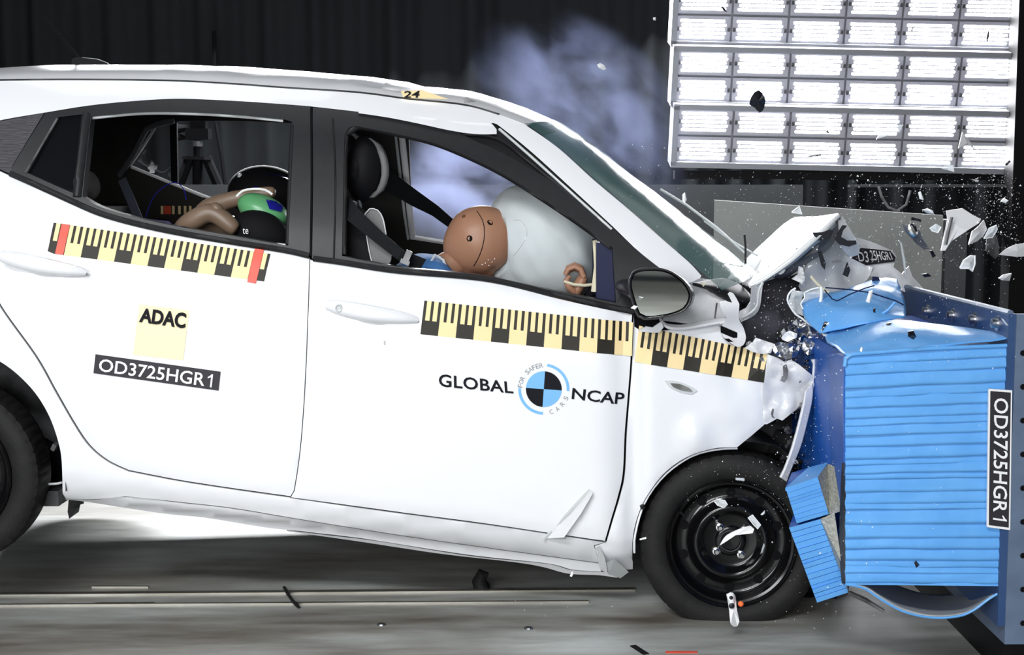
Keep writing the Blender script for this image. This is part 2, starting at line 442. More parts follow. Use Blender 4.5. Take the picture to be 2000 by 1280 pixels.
# ------------------------------------------------------------------ lamp banks: 2 x 6 LED modules each
def led_mesh(w, h):
    m = MB(); rows, cols = 5, 20
    for r in range(rows):
        for c in range(cols):
            x = (c+.5)/cols*w-w/2+(.004 if r % 2 else -.004); z = (r+.5)/rows*h-h/2; q = .0085
            ring = [(x+q*math.cos(t*math.pi/3), -.0026, z+q*math.sin(t*math.pi/3)) for t in range(6)]
            m.add(ring, [tuple(range(6))])
    return m
def lamp_bank(tl, tr, br, bl, Yt, Yb, label):
    A, B, C_, D = P(*tl, Yt), P(*tr, Yt), P(*br, Yb), P(*bl, Yb)
    # make it a true rectangle: common width axis x, common slope
    x0, x1 = (A.x+D.x)/2, (B.x+C_.x)/2
    zt_, zb = (A.z+B.z)/2, (C_.z+D.z)/2
    root = empty('led_lamp_bank', ((x0+x1)/2, Yb+.1, zb)); tag(root, label, 'lamp bank', 'lamp banks')
    ux = Vector((1, 0, 0)); h = math.hypot(zt_-zb, Yt-Yb); uz = Vector((0, (Yt-Yb)/h, (zt_-zb)/h)); un = uz.cross(ux)   # un points away from the camera
    org = Vector(((x0+x1)/2, (Yt+Yb)/2, (zt_+zb)/2)); w = x1-x0
    yaw = math.radians(-3.0)
    R0 = Matrix((ux, un, uz)).transposed(); R = Matrix.Rotation(math.radians(1.2), 3, 'Y') @ R0
    def T(x, y, z): return org+R @ Vector((x, y, z))
    def bx(name, x0, x1, y0, y1, z0, z1, m, par=root):
        return MB().add([T(*p) for p in bxv(x0, x1, y0, y1, z0, z1)], BF).build(name, m, par)
    bx('housing', -w/2, w/2, .02, .16, -h/2, h/2, 'led_frame')
    for nm, q in (('frame_edge', (-w/2-.02, -w/2+.012, -.03, .16, -h/2-.01, h/2+.01)), ('frame_edge', (w/2-.012, w/2+.02, -.03, .16, -h/2-.01, h/2+.01)),
                  ('frame_edge', (-w/2-.02, w/2+.02, -.03, .16, h/2-.012, h/2+.02)), ('frame_edge', (-w/2-.02, w/2+.02, -.03, .16, -h/2-.02, -h/2+.012))):
        bx(nm, *q, 'led_frame')
    mw, mh = w/6, h/2; base = None
    for r in range(2):
        for c in range(6):
            cx = -w/2+mw*(c+.5); cz = h/2-mh*(r+.5)
            md = empty('lamp_module', T(cx, 0, cz)-Vector(root.location), root); md.rotation_euler = R.to_euler()
            if base is None:
                def loc(name, mbx, m):
                    me = bpy.data.meshes.new(name); me.from_pydata([tuple(v) for v in mbx.v], [], mbx.f); me.materials.append(MATS[m]); return me
                g = .006
                board = loc('board', MB().add(bxv(-mw/2+g, mw/2-g, -.002, .02, -mh/2+g, mh/2-g), BF), 'led_board')
                leds = loc('leds', led_mesh(mw*.78, mh*.72), 'led')
                scm = loc('clamp', MB().box((0, -.005, 0), (.014, .012, .022)), 'engine_grey'); base = True
            for nm, me, at in (('board', board, (0, 0, 0)), ('led_array', leds, (0, 0, 0)), ('clamp', scm, (mw/2-.016, 0, 0)), ('clamp', scm, (-mw/2+.016, 0, 0))):
                q = bpy.data.objects.new(nm, me); COL.objects.link(q); q.parent = md; q.location = at
                if nm == 'led_array': q['kind'] = 'stuff'
    return root
lamp_bank((1312, -18), (1984, -24), (1985, 87), (1326, 93), 3.93, 4.0, 'topmost LED lamp bank, cut by the top of the picture')
lamp_bank((1311, 106), (1984, 98), (1985, 206), (1326, 208), 3.93, 4.0, 'middle LED lamp bank between the two others')
lamp_bank((1312, 219), (1984, 213), (1985, 328), (1326, 323), 3.93, 4.0, 'lowest LED lamp bank right above the black beam')
c0 = P(1994, -80, 3.8); c1 = P(2130, 1280, 3.8)
o = MB().add(bxv(c0.x, c1.x, 3.8, 3.95, 0, c0.z), BF).build('lamp_mast', 'black_frame'); tag(o, 'black mast to the right of the lamp banks', 'mast')
c0 = P(1318, 333, 4.12); c1 = P(1569, 350, 4.12)
o = MB().add(bxv(c0.x, c1.x, 4.12, 4.2, c1.z, c0.z), BF).build('lamp_frame_beam', 'black_frame'); tag(o, 'short black bar under the left end of the lowest lamp bank', 'beam')

# ------------------------------------------------------------------ camera tripod behind the car
def tripod():
    Y = 5.15; b = P(385, 300, Y); root = empty('camera_tripod', (b.x, Y, 0)); tag(root, 'black camera tripod seen through the rear windows', 'tripod')
    p = lambda x, y, d=0.: P(x, y, Y+d)
    MB().tube([p(385, 330), p(386, 285)], .028, 8).build('centre_column', 'tripod_black', root)
    MB().tube([p(386, 286), p(386, 276)], [.034, .034], 10).build('column_collar', 'engine_grey', root)
    hd = MB().box(p(388, 262), (.15, .13, .07)).box(p(389, 245), (.10, .10, .06)).box(p(386, 215), (.16, .12, .10))
    hd.build('pan_head', 'tripod_black', root)
    MB().tube([p(384, 270), p(360, 269), p(347, 268)], [.012, .012, .026], 8).build('pan_handle', 'tripod_black', root)
    MB().tube([p(378, 252), p(362, 250), p(347, 252)], [.012, .02, .03], 8).build('tilt_knob', 'tripod_black', root)
    MB().tube([p(386, 306), p(386, 312)], [.10, .10], 10).build('spider', 'tripod_black', root)
    for x, d in ((352, 0), (424, 0), (386, .08)):
        a = p(386+(x-386)*.45, 308, d*.2); e = p(386+(x-386)*.95, 352, d*.6); k = (a.z)/(a.z-e.z); ft = a.lerp(e, k)
        mid = a.lerp(ft, .35)
        MB().tube([a, mid, mid, ft], [.034, .032, .022, .02], 8).build('leg', 'tripod_black', root)
tripod()
o = MB().tube([P(418, 60, 5.5), P(421, 240, 5.5), P(432, 300, 5.5), P(440, 362, 5.5), P(446, 430, 5.5)], .014, 6).build('hanging_cable', 'tripod_black'); tag(o, 'thin black cable hanging beside the tripod', 'cable')

# ------------------------------------------------------------------ track rails and marks on the floor
def strip(name, p0, p1, w, h, m, label, cat, group=None):
    d = (p1-p0).normalized(); n = Vector((-d.y, d.x, 0))*w/2; v = []
    for z in (-.004, h):
        v += [p0-n+Vector((0, 0, z)), p1-n+Vector((0, 0, z)), p1+n+Vector((0, 0, z)), p0+n+Vector((0, 0, z))]
    o = MB().add(v, BF).build(name, m); tag(o, label, cat, group); return o
g0 = G(-600, 1168); g1 = G(560, 1159)
strip('track_rail', g0, G(1240, 1153), .028, .006, 'rail_steel', 'broad steel rail set in the floor under the car', 'rail')
strip('track_rail', G(-600, 1188), G(1150, 1177), .012, .006, 'rail_steel', 'narrow steel rail set in the floor, nearer than the broad one', 'rail')
strip('floor_slot', G(180, 1148), G(290, 1148), .010, .005, 'rail_steel', 'short bright metal bar on the floor behind the broad rail', 'bar')
strip('floor_slot', G(185, 1181), G(302, 1180), .010, .005, 'rail_steel', 'short bright metal bar between the two floor rails', 'bar')
strip('floor_tape', G(1300, 1275), G(1362, 1275), .014, .002, 'tape_red', 'short red tape mark on the floor at the bottom edge', 'tape')
strip('floor_tape', G(1236, 1262), G(1262, 1279), .02, .002, 'black_frame', 'short black rubber scrap on the floor near the red tape', 'scrap')
o = MB().tube([G(555, 1148, .004), G(562, 1160, .006), G(572, 1175, .008), G(584, 1187, .004)], .006, 6).build('floor_cable', 'rubber'); tag(o, 'short black cable lying across the two floor rails', 'cable')
h0 = G(942, 1152)
hk = MB().tube([h0, h0+Vector((-.01, 0, .03)), h0+Vector((0, 0, .055)), h0+Vector((.02, 0, .05))], [.028, .026, .022, .010], 8)
o = hk.build('tow_hook', 'tyre', smooth=50); tag(o, 'small brown tow hook standing on the rail under the car', 'hook')
for i, (x, y) in enumerate(((745, 1221), (1032, 1228))):
    q = G(x, y); o = MB().lathe([(0, .004), (.012, .004), (.015, 0)], Matrix.Translation(q), 10).build('floor_stud', 'steel')
    tag(o, ('bright metal stud in the floor, left of the other stud', 'bright metal stud in the floor, right of the other stud')[i], 'stud', 'floor studs')
# ================================================================== THE CAR
AL = math.radians(6.5); FW = Vector((math.cos(AL), 0, -math.sin(AL))); UP = Vector((math.sin(AL), 0, math.cos(AL)))
ORG = P(600, 1040, .06)                       # sill bottom under the B pillar: b = 0
WID = 1.68
PROF = [(-.05, .13), (0, .10), (.04, .055), (.075, .040), (.085, .030), (.15, .018), (.3, .006), (.48, 0), (.64, .002), (.74, .014), (.82, .034), (.88, .058), (.98, .095), (1.12, .160), (1.24, .225), (1.32, .285), (1.40, .36)]
def side_y(p):
    r = p-ORG; a = r.dot(FW); b = r.dot(UP)
    y = sinterp(PROF, b)
    if a > .95: y += .10*(a-.95)**2
    if a < -1.3: y += .12*(a+1.3)**2
    return y
def S(px, py, off=0.):                        # the point of the near body side seen at a pixel
    Y = .03
    for _ in range(6):
        p = P(px, py, Y); Y = side_y(p)
    return P(px, py, Y+off)
def Soff(off): return lambda x, y: S(x, y, off)
def mir(p): return Vector((p.x, WID-p.y, p.z))
car = empty('crash_test_car', (ORG.x, WID/2, 0)); tag(car, 'white five-door hatchback with crushed front end running into the blue barrier', 'car')

# ---- reference curves in pixels
ditch = [(-420, 190), (-300, 178), (-150, 165), (0, 157), (150, 156), (330, 158), (450, 164), (560, 172), (700, 181), (800, 194), (905, 205), (975, 224), (1023, 242)]
rail_low = [(-250, 300), (-120, 262), (0, 235), (87, 220), (175, 206), (266, 197), (350, 193), (455, 197), (560, 204), (609, 208)]
rail_low2 = [(609, 208), (705, 219), (775, 228), (845, 243), (897, 258)]
# ---- roof side rail and A pillar (white, one pressing)
apil_low = [(962, 240), (971, 243), (1037, 296), (1125, 376), (1195, 441), (1244, 488), (1293, 527), (1322, 548)]
apil_up = [(1023, 242), (1090, 289), (1160, 352), (1230, 411), (1300, 473), (1345, 512), (1370, 539)]
rail_out = loop(cr(ditch), cr(apil_up), [(1368, 543), (1350, 552)], [(1335, 552)], list(reversed(cr(apil_low))),
                cr([(962, 240), (930, 262), (897, 258)]), list(reversed(cr(rail_low2))), list(reversed(cr(rail_low))), [(-420, 330)])
panel('side_rail', rail_out, S, 'white_paint', car, roll=.002, thick=.02)
# bent crease lips where the roof rail buckled at the top of the A pillar
lip = loop(cr([(700, 217), (760, 222), (830, 229), (900, 238), (962, 243), (970, 262)]), cr([(970, 262), (930, 262), (880, 255), (820, 242), (760, 230), (700, 221)]))
panel('buckled_rail_lip', lip, Soff(-.012), 'white_paint', car, grid=14, roll=.004, thick=.012)
def weather(name, pts, r, m='rubber', off=-.004, par=None, n=6):
    return MB().tube([S(*p, off) for p in cr(pts, 14)], r, n).build(name, m, par or car, smooth=60)
panel('pillar_seal', loop(cr([(890, 252), (940, 256), (968, 240), (1037, 292), (1125, 372), (1195, 437), (1250, 488)]), list(reversed(cr([(890, 262), (930, 280), (970, 297), (1020, 326), (1090, 368), (1150, 414), (1198, 452), (1250, 492)])))), Soff(.016), 'rubber', car, grid=12)
weather('seal_bead', [(905, 262), (972, 272), (1040, 322), (1120, 385), (1196, 446)], .006, off=.004)
weather('pillar_gutter', [(975, 252), (1035, 304), (1125, 385), (1195, 448)], .0045, 'sheet_grey', off=-.002)

# ---- roof skin
def roof():
    st = cr(ditch, 26); n = len(st); m = 18; v = []; f = []
    for i, (x, y) in enumerate(st):
        a = S(x, y); b = mir(a)
        c = sinterp([(-420, .07), (0, .080), (300, .080), (600, .078), (800, .068), (900, .062), (960, .05), (1023, .036)], x); bw = sinterp([(600, 0), (760, .01), (900, .05), (1023, .125)], x)
        for j in range(m+1):
            t = j/m; u = 2*t-1
            p = a.lerp(b, t)+UP*(c*(1-abs(u)**2.3))+FW*(bw*(1-abs(u)**2.3))
            if j in (0, m): p = p-UP*.012
            k = math.exp(-((x-760)/120)**2)*.010*noise.noise((x*.02, j*.7, 3))       # the buckled patch over the front door
            if x > 300 and 0 < j < m: p = p+UP*(k+.006*noise.noise((x*.012, j*.5, 1)))
            v.append(p)
    for i in range(n-1):
        for j in range(m): q = i*(m+1)+j; f.append((q, q+m+1, q+m+2, q+1))
    obj('roof', v, f, 'white_paint', car, smooth=True)
    obj('headliner', [p-UP*.035 for p in v], f, 'headliner', car, smooth=True)
    return v, n, m
RV, RN, RM = roof()
weather('roof_ditch_strip', ditch[3:12], .0045, 'black_trim', off=.004)
# windscreen header: the white front edge of the roof
# ---- windscreen (curved glass between the A pillars)
def screen():
    up = cr(apil_up[:-2]+[(1352, 518), (1408, 568)], 22); n = len(up); m = 16; v = []; f = []
    for i, (x, y) in enumerate(up):
        a = S(x+2, y-1); b = mir(a); k = i/(n-1); bow = 1.
        for j in range(m+1):
            t = j/m; u = 2*t-1
            p = a.lerp(b, t)+(FW*lerp(.125, .20, k)+UP*lerp(.034, .05, k))*(1-abs(u)**2.3); v.append(p)
    for i in range(n-1):
        for j in range(m): q = i*(m+1)+j; f.append((q, q+m+1, q+m+2, q+1))
    o = obj('windscreen', v, f, 'windshield', car, smooth=True)
    # far A pillar
    k = MB(); k.tube([mir(S(x, y))-FW*.01 for x, y in up], .034, 8); k.build('far_pillar', 'white_paint', car, smooth=60)
    return v, n, m
SV, SN, SM = screen()

# ---- black door frames, pillars
rw_in = loop(cr([(178, 227), (280, 219), (385, 220), (480, 226), (553, 233)]), cr([(553, 233), (570, 238), (574, 246)]), poly([(574, 246), (570, 330), (563, 480)]),
             list(reversed(cr([(161, 384), (196, 404), (266, 425), (350, 443), (455, 461), (563, 480)]))), poly([(161, 384), (170, 300), (178, 227)]))
qw_in = loop(poly([(114, 229), (163, 223)]), poly([(163, 223), (155, 300), (146, 379)]), list(reversed(cr([(54, 338), (100, 359), (146, 379)]))), poly([(54, 338), (85, 283), (114, 229)]))
belt_r = [(-60, 298), (0, 330), (20, 339), (52, 353), (105, 377), (140, 393), (196, 417), (266, 437), (350, 455), (455, 473), (556, 489), (606, 500)]
frame_r = loop(cr([(88, 221), (175, 207), (266, 198), (350, 194), (455, 198), (560, 205), (607, 209)]), poly([(607, 209), (608, 350), (606, 500)]),
               list(reversed(cr(belt_r[2:]))), poly([(20, 339), (26, 322), (88, 221)]))
panel('rear_door_frame', frame_r, S, 'black_trim', car, holes=[rw_in, qw_in], thick=.05)
panel('corner_trim', loop(cr([(-110, 262), (0, 237), (86, 221)]), poly([(86, 221), (25, 322), (20, 340)]), poly([(20, 340), (0, 331), (-60, 299)])), S, 'grain_trim', car, thick=.02)
fw_in = loop(cr([(672, 290), (674, 262), (684, 248), (700, 247)]), cr([(700, 247), (775, 262), (845, 279), (915, 307), (985, 342), (1055, 386), (1125, 433), (1196, 484)]), poly([(1196, 484), (1203, 582)]),
             list(reversed(cr([(668, 500), (775, 521), (925, 536), (1002, 552), (1090, 570), (1203, 592)]))), poly([(668, 500), (672, 290)]))
frame_f = loop(cr([(611, 209), (705, 220), (775, 229), (845, 244), (897, 260), (929, 276), (967, 292), (1020, 320), (1090, 362), (1160, 416), (1198, 446)]),
               cr([(1198, 446), (1245, 490), (1292, 528)]), poly([(1292, 528), (1285, 600), (1240, 612)]),
               list(reversed(cr([(609, 505), (670, 515), (775, 531), (950, 547), (1090, 580), (1195, 603), (1240, 612)]))), poly([(609, 505), (611, 209)]))
panel('front_door_frame', frame_f, S, 'black_trim', car, holes=[fw_in], thick=.05)
weather('window_seal', [(672, 498), (674, 290), (680, 262), (700, 249), (775, 263), (845, 280), (915, 308), (985, 343), (1055, 387), (1125, 434), (1194, 484)], .008, off=.012)
weather('window_seal', [(178, 231), (280, 222), (385, 223), (480, 229), (553, 236)], .005, 'sheet_grey', off=.02)
weather('window_seal', [(572, 245), (568, 330), (562, 478)], .008, off=.012)
weather('belt_strip', [(612, 505), (670, 513), (775, 529), (950, 545), (1090, 577), (1195, 600), (1238, 609)], .010, 'rubber', off=-.002)
weather('belt_strip', [(20, 339), (52, 353), (105, 377), (140, 393), (196, 417), (266, 437), (350, 455), (455, 473), (556, 489), (604, 500)], .010, 'rubber', off=-.002)
weather('divider_bar', [(169, 224), (161, 300), (151, 386)], .016, 'black_trim', off=.004)
weather('frame_edge', [(112, 232), (82, 283), (50, 338)], .004, 'engine_grey', off=-.002)
weather('pillar_edge', [(608, 212), (609, 350), (607, 500)], .004, 'dark_gap', off=-.001)
weather('pillar_edge', [(650, 232), (655, 350), (652, 505)], .003, 'rubber', off=-.001)
panel('quarter_window', qw_in, Soff(.02), 'glass_side', car, grid=24, thick=.004)
panel('sail_panel', loop(cr([(1199, 447), (1245, 490), (1290, 527)]), poly([(1290, 527), (1224, 560), (1205, 590)]), poly([(1205, 590), (1199, 447)])), Soff(-.004), 'engine_grey' if 0 else 'black_trim', car, grid=16)
# bright inner flange of the front door opening
weather('door_flange', [(668, 500), (670, 300), (676, 262), (692, 246), (720, 247), (775, 258), (850, 276)], .006, 'sheet_grey', off=.05)

# ---- rear door, front door, quarter panel, sill
rd_rear = [(-34, 330), (-40, 430), (-30, 530), (0, 598), (70, 697), (110, 768), (147, 832), (175, 872), (210, 901), (252, 921)]
rd_bot = [(252, 921), (350, 940), (460, 957), (567, 972)]
gap = [(605, 507), (602, 600), (599, 680), (594, 780), (586, 880), (574, 960), (567, 972)]
def shift(pts, dx, dy): return [(x+dx, y+dy) for x, y in pts]
rear_door = loop(cr([(-34, 318), (0, 335), (20, 344), (52, 358), (105, 382), (140, 397), (196, 421), (266, 440), (350, 458), (455, 475), (556, 492), (603, 503)]),
                 cr(shift(gap, -.9, 0)), list(reversed(cr(shift(rd_bot, 0, -2)))), list(reversed(cr(shift(rd_rear, 2, -1)))))
panel('rear_door', rear_door, S, 'white_paint', car, grid=16, roll=.003)
fd_front = [(1236, 616), (1234, 680), (1232, 725), (1226, 800), (1222, 850), (1218, 928), (1208, 972), (1195, 1014), (1182, 1058)]
fd_bot = [(567, 974), (700, 992), (810, 1007), (940, 1024), (1065, 1042), (1182, 1058)]
def dented(x, y):         # the front door bows out toward its leading edge and is creased near the sill
    p = S(x, y); k = max(0, (x-900)/330); d = -.014*k*k
    k2 = math.exp(-((x-1223)/26)**2); d += .022*k2
    return p+Vector((0, d, 0))
front_door = loop(cr([(608, 509), (670, 519), (775, 535), (950, 551), (1090, 584), (1195, 607), (1234, 615)]), cr(shift(fd_front, -1.5, 0)), list(reversed(cr(shift(fd_bot, 0, -2)))), list(reversed(cr(shift(gap, .9, 0)))))
panel('front_door', front_door, dented, 'white_paint', car, grid=15, roll=.003)
arch_r = [(-300, 890), (-285, 830), (-250, 770), (-200, 720), (-140, 692), (-80, 684), (-30, 694), (0, 707), (34, 732), (69, 769), (96, 814), (113, 862), (120, 900), (122, 965)]
quarter = loop(cr([(-120, 265), (-60, 297), (-36, 318)]), cr(shift(rd_rear, -1, 1)), cr(shift(rd_bot, 0, 1)), cr([(567, 974), (700, 993), (810, 1008), (940, 1025), (1065, 1043), (1181, 1060)]),
               poly([(1181, 1060), (1160, 1066), (1170, 1100)]), list(reversed(cr([(245, 970), (350, 981), (455, 993), (600, 1017), (775, 1045), (950, 1070), (1170, 1100)]))), cr([(245, 970), (180, 976), (128, 974), (122, 965)]),
               list(reversed(cr(arch_r))), poly([(-300, 890), (-305, 940), (-430, 930), (-470, 700), (-440, 480), (-300, 300), (-250, 298)]), cr([(-250, 298), (-180, 280), (-120, 265)]))
panel('quarter_panel', quarter, S, 'white_paint', car, grid=18, roll=.002)
sill = loop(cr([(128, 975), (180, 977), (245, 971), (350, 982), (455, 994), (600, 1018), (775, 1046), (950, 1071), (1170, 1101)]), poly([(1170, 1101), (1174, 1116)]),
            list(reversed(cr([(128, 976), (171, 981), (315, 1003), (402, 1012), (525, 1032), (600, 1039), (700, 1051), (740, 1057), (915, 1084), (1069, 1101), (1118, 1113), (1174, 1117)]))))
panel('sill', sill, lambda x, y: S(x, y, .008), 'white_paint', car, grid=12)
# rounded lower edge of the sill and torn flange
flange = loop(cr([(560, 1036), (640, 1046), (740, 1058), (915, 1086), (1069, 1102), (1118, 1114), (1209, 1119)]), list(reversed(cr([(560, 1038), (700, 1058), (860, 1082), (1000, 1098), (1060, 1108), (1110, 1121), (1170, 1124), (1205, 1129)]))))
panel('sill_flange', flange, lambda x, y: S(x, y, .05), 'torn_white', car, grid=12)
# dark shell behind the gaps
inner = loop(cr([(-430, 360), (-34, 330), (105, 386), (266, 444), (455, 480), (603, 508), (775, 540), (950, 556), (1090, 588), (1234, 620)]), poly([(1234, 620), (1400, 640), (1480, 700)]),
             poly([(1480, 700), (1470, 800), (1400, 850), (1290, 905), (1235, 1000), (1225, 1085)]), list(reversed(cr([(140, 968), (350, 980), (600, 1012), (950, 1066), (1225, 1085)]))), poly([(140, 960), (125, 880), (95, 790), (0, 690), (-100, 670), (-430, 690)]))
panel('inner_shell', inner, Soff(.030), 'dark_gap', car, grid=40, thick=.01)

# ---- front wing
arch_f = [(1237, 1098), (1237, 1056), (1247, 1010), (1265, 968), (1300, 923), (1348, 890), (1395, 876), (1440, 873)]
def wing(x, y):
    p = S(x, y); r = random.Random(0)
    w = min(1, max(0, (x-1330)/150)); n = noise.noise((x*.012, y*.012, 2.))*.024+noise.noise((x*.05, y*.05, 5.))*.003
    d = w*n; d += -.02*math.exp(-((x-1360)/28)**2-((y-850)/30)**2)-.015*w
    d += .02*math.exp(-((x-1238)/18)**2)
    return p+Vector((0, d, 0))
wing_out = loop(cr([(1240, 640), (1262, 650), (1300, 646), (1345, 640), (1390, 632), (1406, 640), (1414, 660), (1440, 679), (1470, 685), (1500, 690)]), poly([(1500, 688), (1492, 745), (1487, 795), (1491, 829)]), poly([(1491, 829), (1466, 852), (1440, 873)]),
                list(reversed(cr(arch_f))), poly([(1237, 1098), (1237, 1116), (1175, 1116), (1162, 1068)]), poly([(1162, 1068), (1184, 1060)]), list(reversed(cr(shift(fd_front, 3, 1)))))
panel('front_wing', wing_out, wing, 'white_paint', car, grid=11, roll=.004)
weather('arch_lip', [(1239, 1080), (1239, 1056), (1249, 1010), (1267, 968), (1302, 925), (1350, 892), (1396, 879), (1440, 876)], .004, 'white_paint', off=.018)
weather('arch_clip', [(1254, 987), (1256, 994)], .008, 'rubber', off=0)
# torn lower corner of the wing
MB().add([S(1170, 1066, -.02), S(1182, 1092, -.035), S(1187, 1122, -.02), S(1172, 1112, 0), S(1162, 1072, .01)], [(0, 1, 2, 3, 4)]).build('torn_wing_corner', 'white_paint', car)
MB().add([S(1184, 1100, -.03), S(1200, 1092, -.045), S(1228, 1118, -.02), S(1212, 1130, 0), S(1188, 1122, -.01)], [(0, 1, 2, 3, 4)]).build('bent_flange', 'sheet_grey', car)
# torn flap of trim at the foot of the front door
fl_ = MB().add([S(1062, 1053, -.004), S(1152, 957, -.004), S(1158, 964, -.03), S(1134, 1005, -.035), S(1102, 1050, -.03), S(1104, 1054, -.004)], [(0, 1, 2), (0, 2, 3), (0, 3, 4), (0, 4, 5)])
fl_.build('torn_trim_flap', 'torn_white', car)
MB().tube([S(1062, 1054, -.006), S(1110, 1003, -.006), S(1152, 957, -.006)], .006, 6).build('flap_edge', 'sheet_grey', car)

# ---- wheel arches, underbody
def fan_box(name, pts, y0, y1, m):     # closed prism from a pixel outline on the near side
    a = [P(x, y, y0) for x, y in pts]; b = [Vector((p.x, y1, p.z)) for p in a]; n = len(pts)
    f = [tuple(range(n)), tuple(range(2*n-1, n-1, -1))]+[(i, i+n, (i+1) % n+n, (i+1) % n) for i in range(n)]
    return MB().add(a+b, f).build(name, m, car)
fan_box('floor_pan', [(128, 940), (600, 1006), (1180, 1085), (1230, 1090), (1235, 1000), (600, 940), (130, 880)], .12, 1.56, 'interior_dark')
fan_box('underbody', [(-420, 900), (-300, 960), (60, 955), (130, 962), (130, 880), (-200, 700), (-420, 700)], .35, 1.33, 'interior_dark')
def arch_liner(name, pts, y0, y1):
    v = []; f = []; pts = cr(pts, 20)
    for x, y in pts: p = P(x, y, y0); v += [p, Vector((p.x, y1, p.z))]
    for i in range(len(pts)-1): f.append((2*i, 2*i+1, 2*i+3, 2*i+2))
    k = len(v); v += [Vector((v[2*i].x, y1, v[2*i].z)) for i in range(len(pts))]; f.append(tuple(range(k, len(v))))
    obj(name, v, f, 'engine_dark', car, smooth=True)
arch_liner('wheel_arch_liner', shift(arch_r, 6, -4), .035, .36)
arch_liner('wheel_arch_liner', [(1236, 1098), (1236, 1056), (1245, 1008), (1262, 965), (1297, 918), (1346, 884), (1395, 868), (1450, 862), (1530, 880), (1590, 950)], .06, .36)
MB().add([P(134, 976, .14), P(164, 979, .14), P(164, 984, .14), P(157, 986, .14), P(154, 1000, .14), P(135, 1014, .14), P(132, 1000, .15)], [(0, 1, 2, 3, 4, 5, 6)]).build('mud_flap', 'rubber', car)
MB().box(P(112, 955, .3), (.10, .3, .05)).box(P(118, 968, .25), (.05, .1, .03)).build('axle_beam', 'engine_dark', car)
MB().tube([P(96, 946, .12), P(112, 945, .11), P(121, 943, .1)], .004, 6).build('brake_line', 'sheet_grey', car)
MB().box(P(107, 873, .2), (.014, .03, .022), Matrix.Rotation(.5, 3, 'Y')).build('bracket', 'engine_grey', car)

# ---- wheels
def wheel(cx, cy, y0, toe, label, wide=.17, R=.297):
    c = P(cx, cy, y0+wide/2); root = empty('wheel', c-Vector(car.location), car); root['label'] = label
    M = Matrix.Translation(c) @ Matrix.Rotation(math.radians(toe), 4, 'Z') @ Matrix.Rotation(math.radians(90), 4, 'X')  # local +Z -> -Y
    h = wide/2
    prof = [(.195, -h), (.205, h*.72), (.214, h*.86), (.226, h*.94), (.24, h*.99), (.255, h*.985), (.272, h*.93), (.283, h*.85), (.288, h*.80), (.2905, h*.78), (.2935, h*.66), (.296, h*.4), (.297, 0), (.296, -h*.4), (.2935, -h*.66), (.283, -h*.85), (.25, -h), (.195, -h)]
    N = 240
    def mod(i, j, r, hh):
        if i in (8, 9, 10) and j % 5 == 0: r -= .0035
        if i in (11, 12, 13) and j % 4 == 0: r -= .003
        return r*R/.297, hh
    MB().lathe(prof, M, N, mod=mod).build('tyre', 'tyre', root, smooth=35)
    rim = [(.203, -h), (.200, h*.4), (.196, h*.62), (.198, h*.80), (.206, h*.88), (.209, h*.84), (.207, h*.78), (.199, h*.74), (.190, h*.70), (.186, h*.52), (.180, h*.42), (.176, h*.30), (.168, h*.26), (.150, h*.24), (.134, h*.30), (.122, h*.52), (.115, h*.60), (.106, h*.60), (.098, h*.52), (.088, h*.36), (.080, h*.32), (.050, h*.32), (.046, h*.38), (.040, h*.40), (.033, h*.40), (.030, h*.30), (.001, h*.28)]
    MB().lathe(rim, M, 72).build('rim', 'rim_black', root, smooth=50)
    for k in range(10):      # vent holes of the pressed steel rim
        a = 2*math.pi*(k+.5)/10; q = M @ Vector((.156*math.cos(a), .156*math.sin(a), h*.255))
        MB().lathe([(.0005, .002), (.015, .002), (.017, -.004)], Matrix.Translation(q) @ M.to_3x3().to_4x4(), 12).build('vent_hole', 'dark_gap', root)
    MB().lathe([(.032, h*.40), (.0335, h*.425), (.0345, h*.40)], M, 32).build('hub_ring', 'engine_grey', root)
    for k in range(4):
        a = math.pi/2*k+math.radians(38); q = M @ Vector((.056*math.cos(a), .056*math.sin(a), h*.32))
        MB().lathe([(.014, 0), (.013, .008), (.0095, .009), (.0095, .020), (.006, .024), (.0005, .024)], Matrix.Translation(q) @ M.to_3x3().to_4x4(), 6 if 0 else 12).build('wheel_nut', 'chrome', root, smooth=40)
    MB().tube([M @ Vector((.19*math.cos(2.6), .19*math.sin(2.6), h*.7)), M @ Vector((.178*math.cos(2.6), .178*math.sin(2.6), h*.95))], .004, 6).build('valve', 'rubber', root)
    return root
wheel(1425, 1052, .03, -3, 'black steel front wheel with worn tyre', R=.293)
wheel(-90, 921, .02, 0, 'rear wheel lifted off the floor')
far_r = wheel(-90, 921, .02, 0, 'far rear wheel')
far_r.location.y = WID-.02-.085-car.location.y; far_r.rotation_euler.z = math.pi

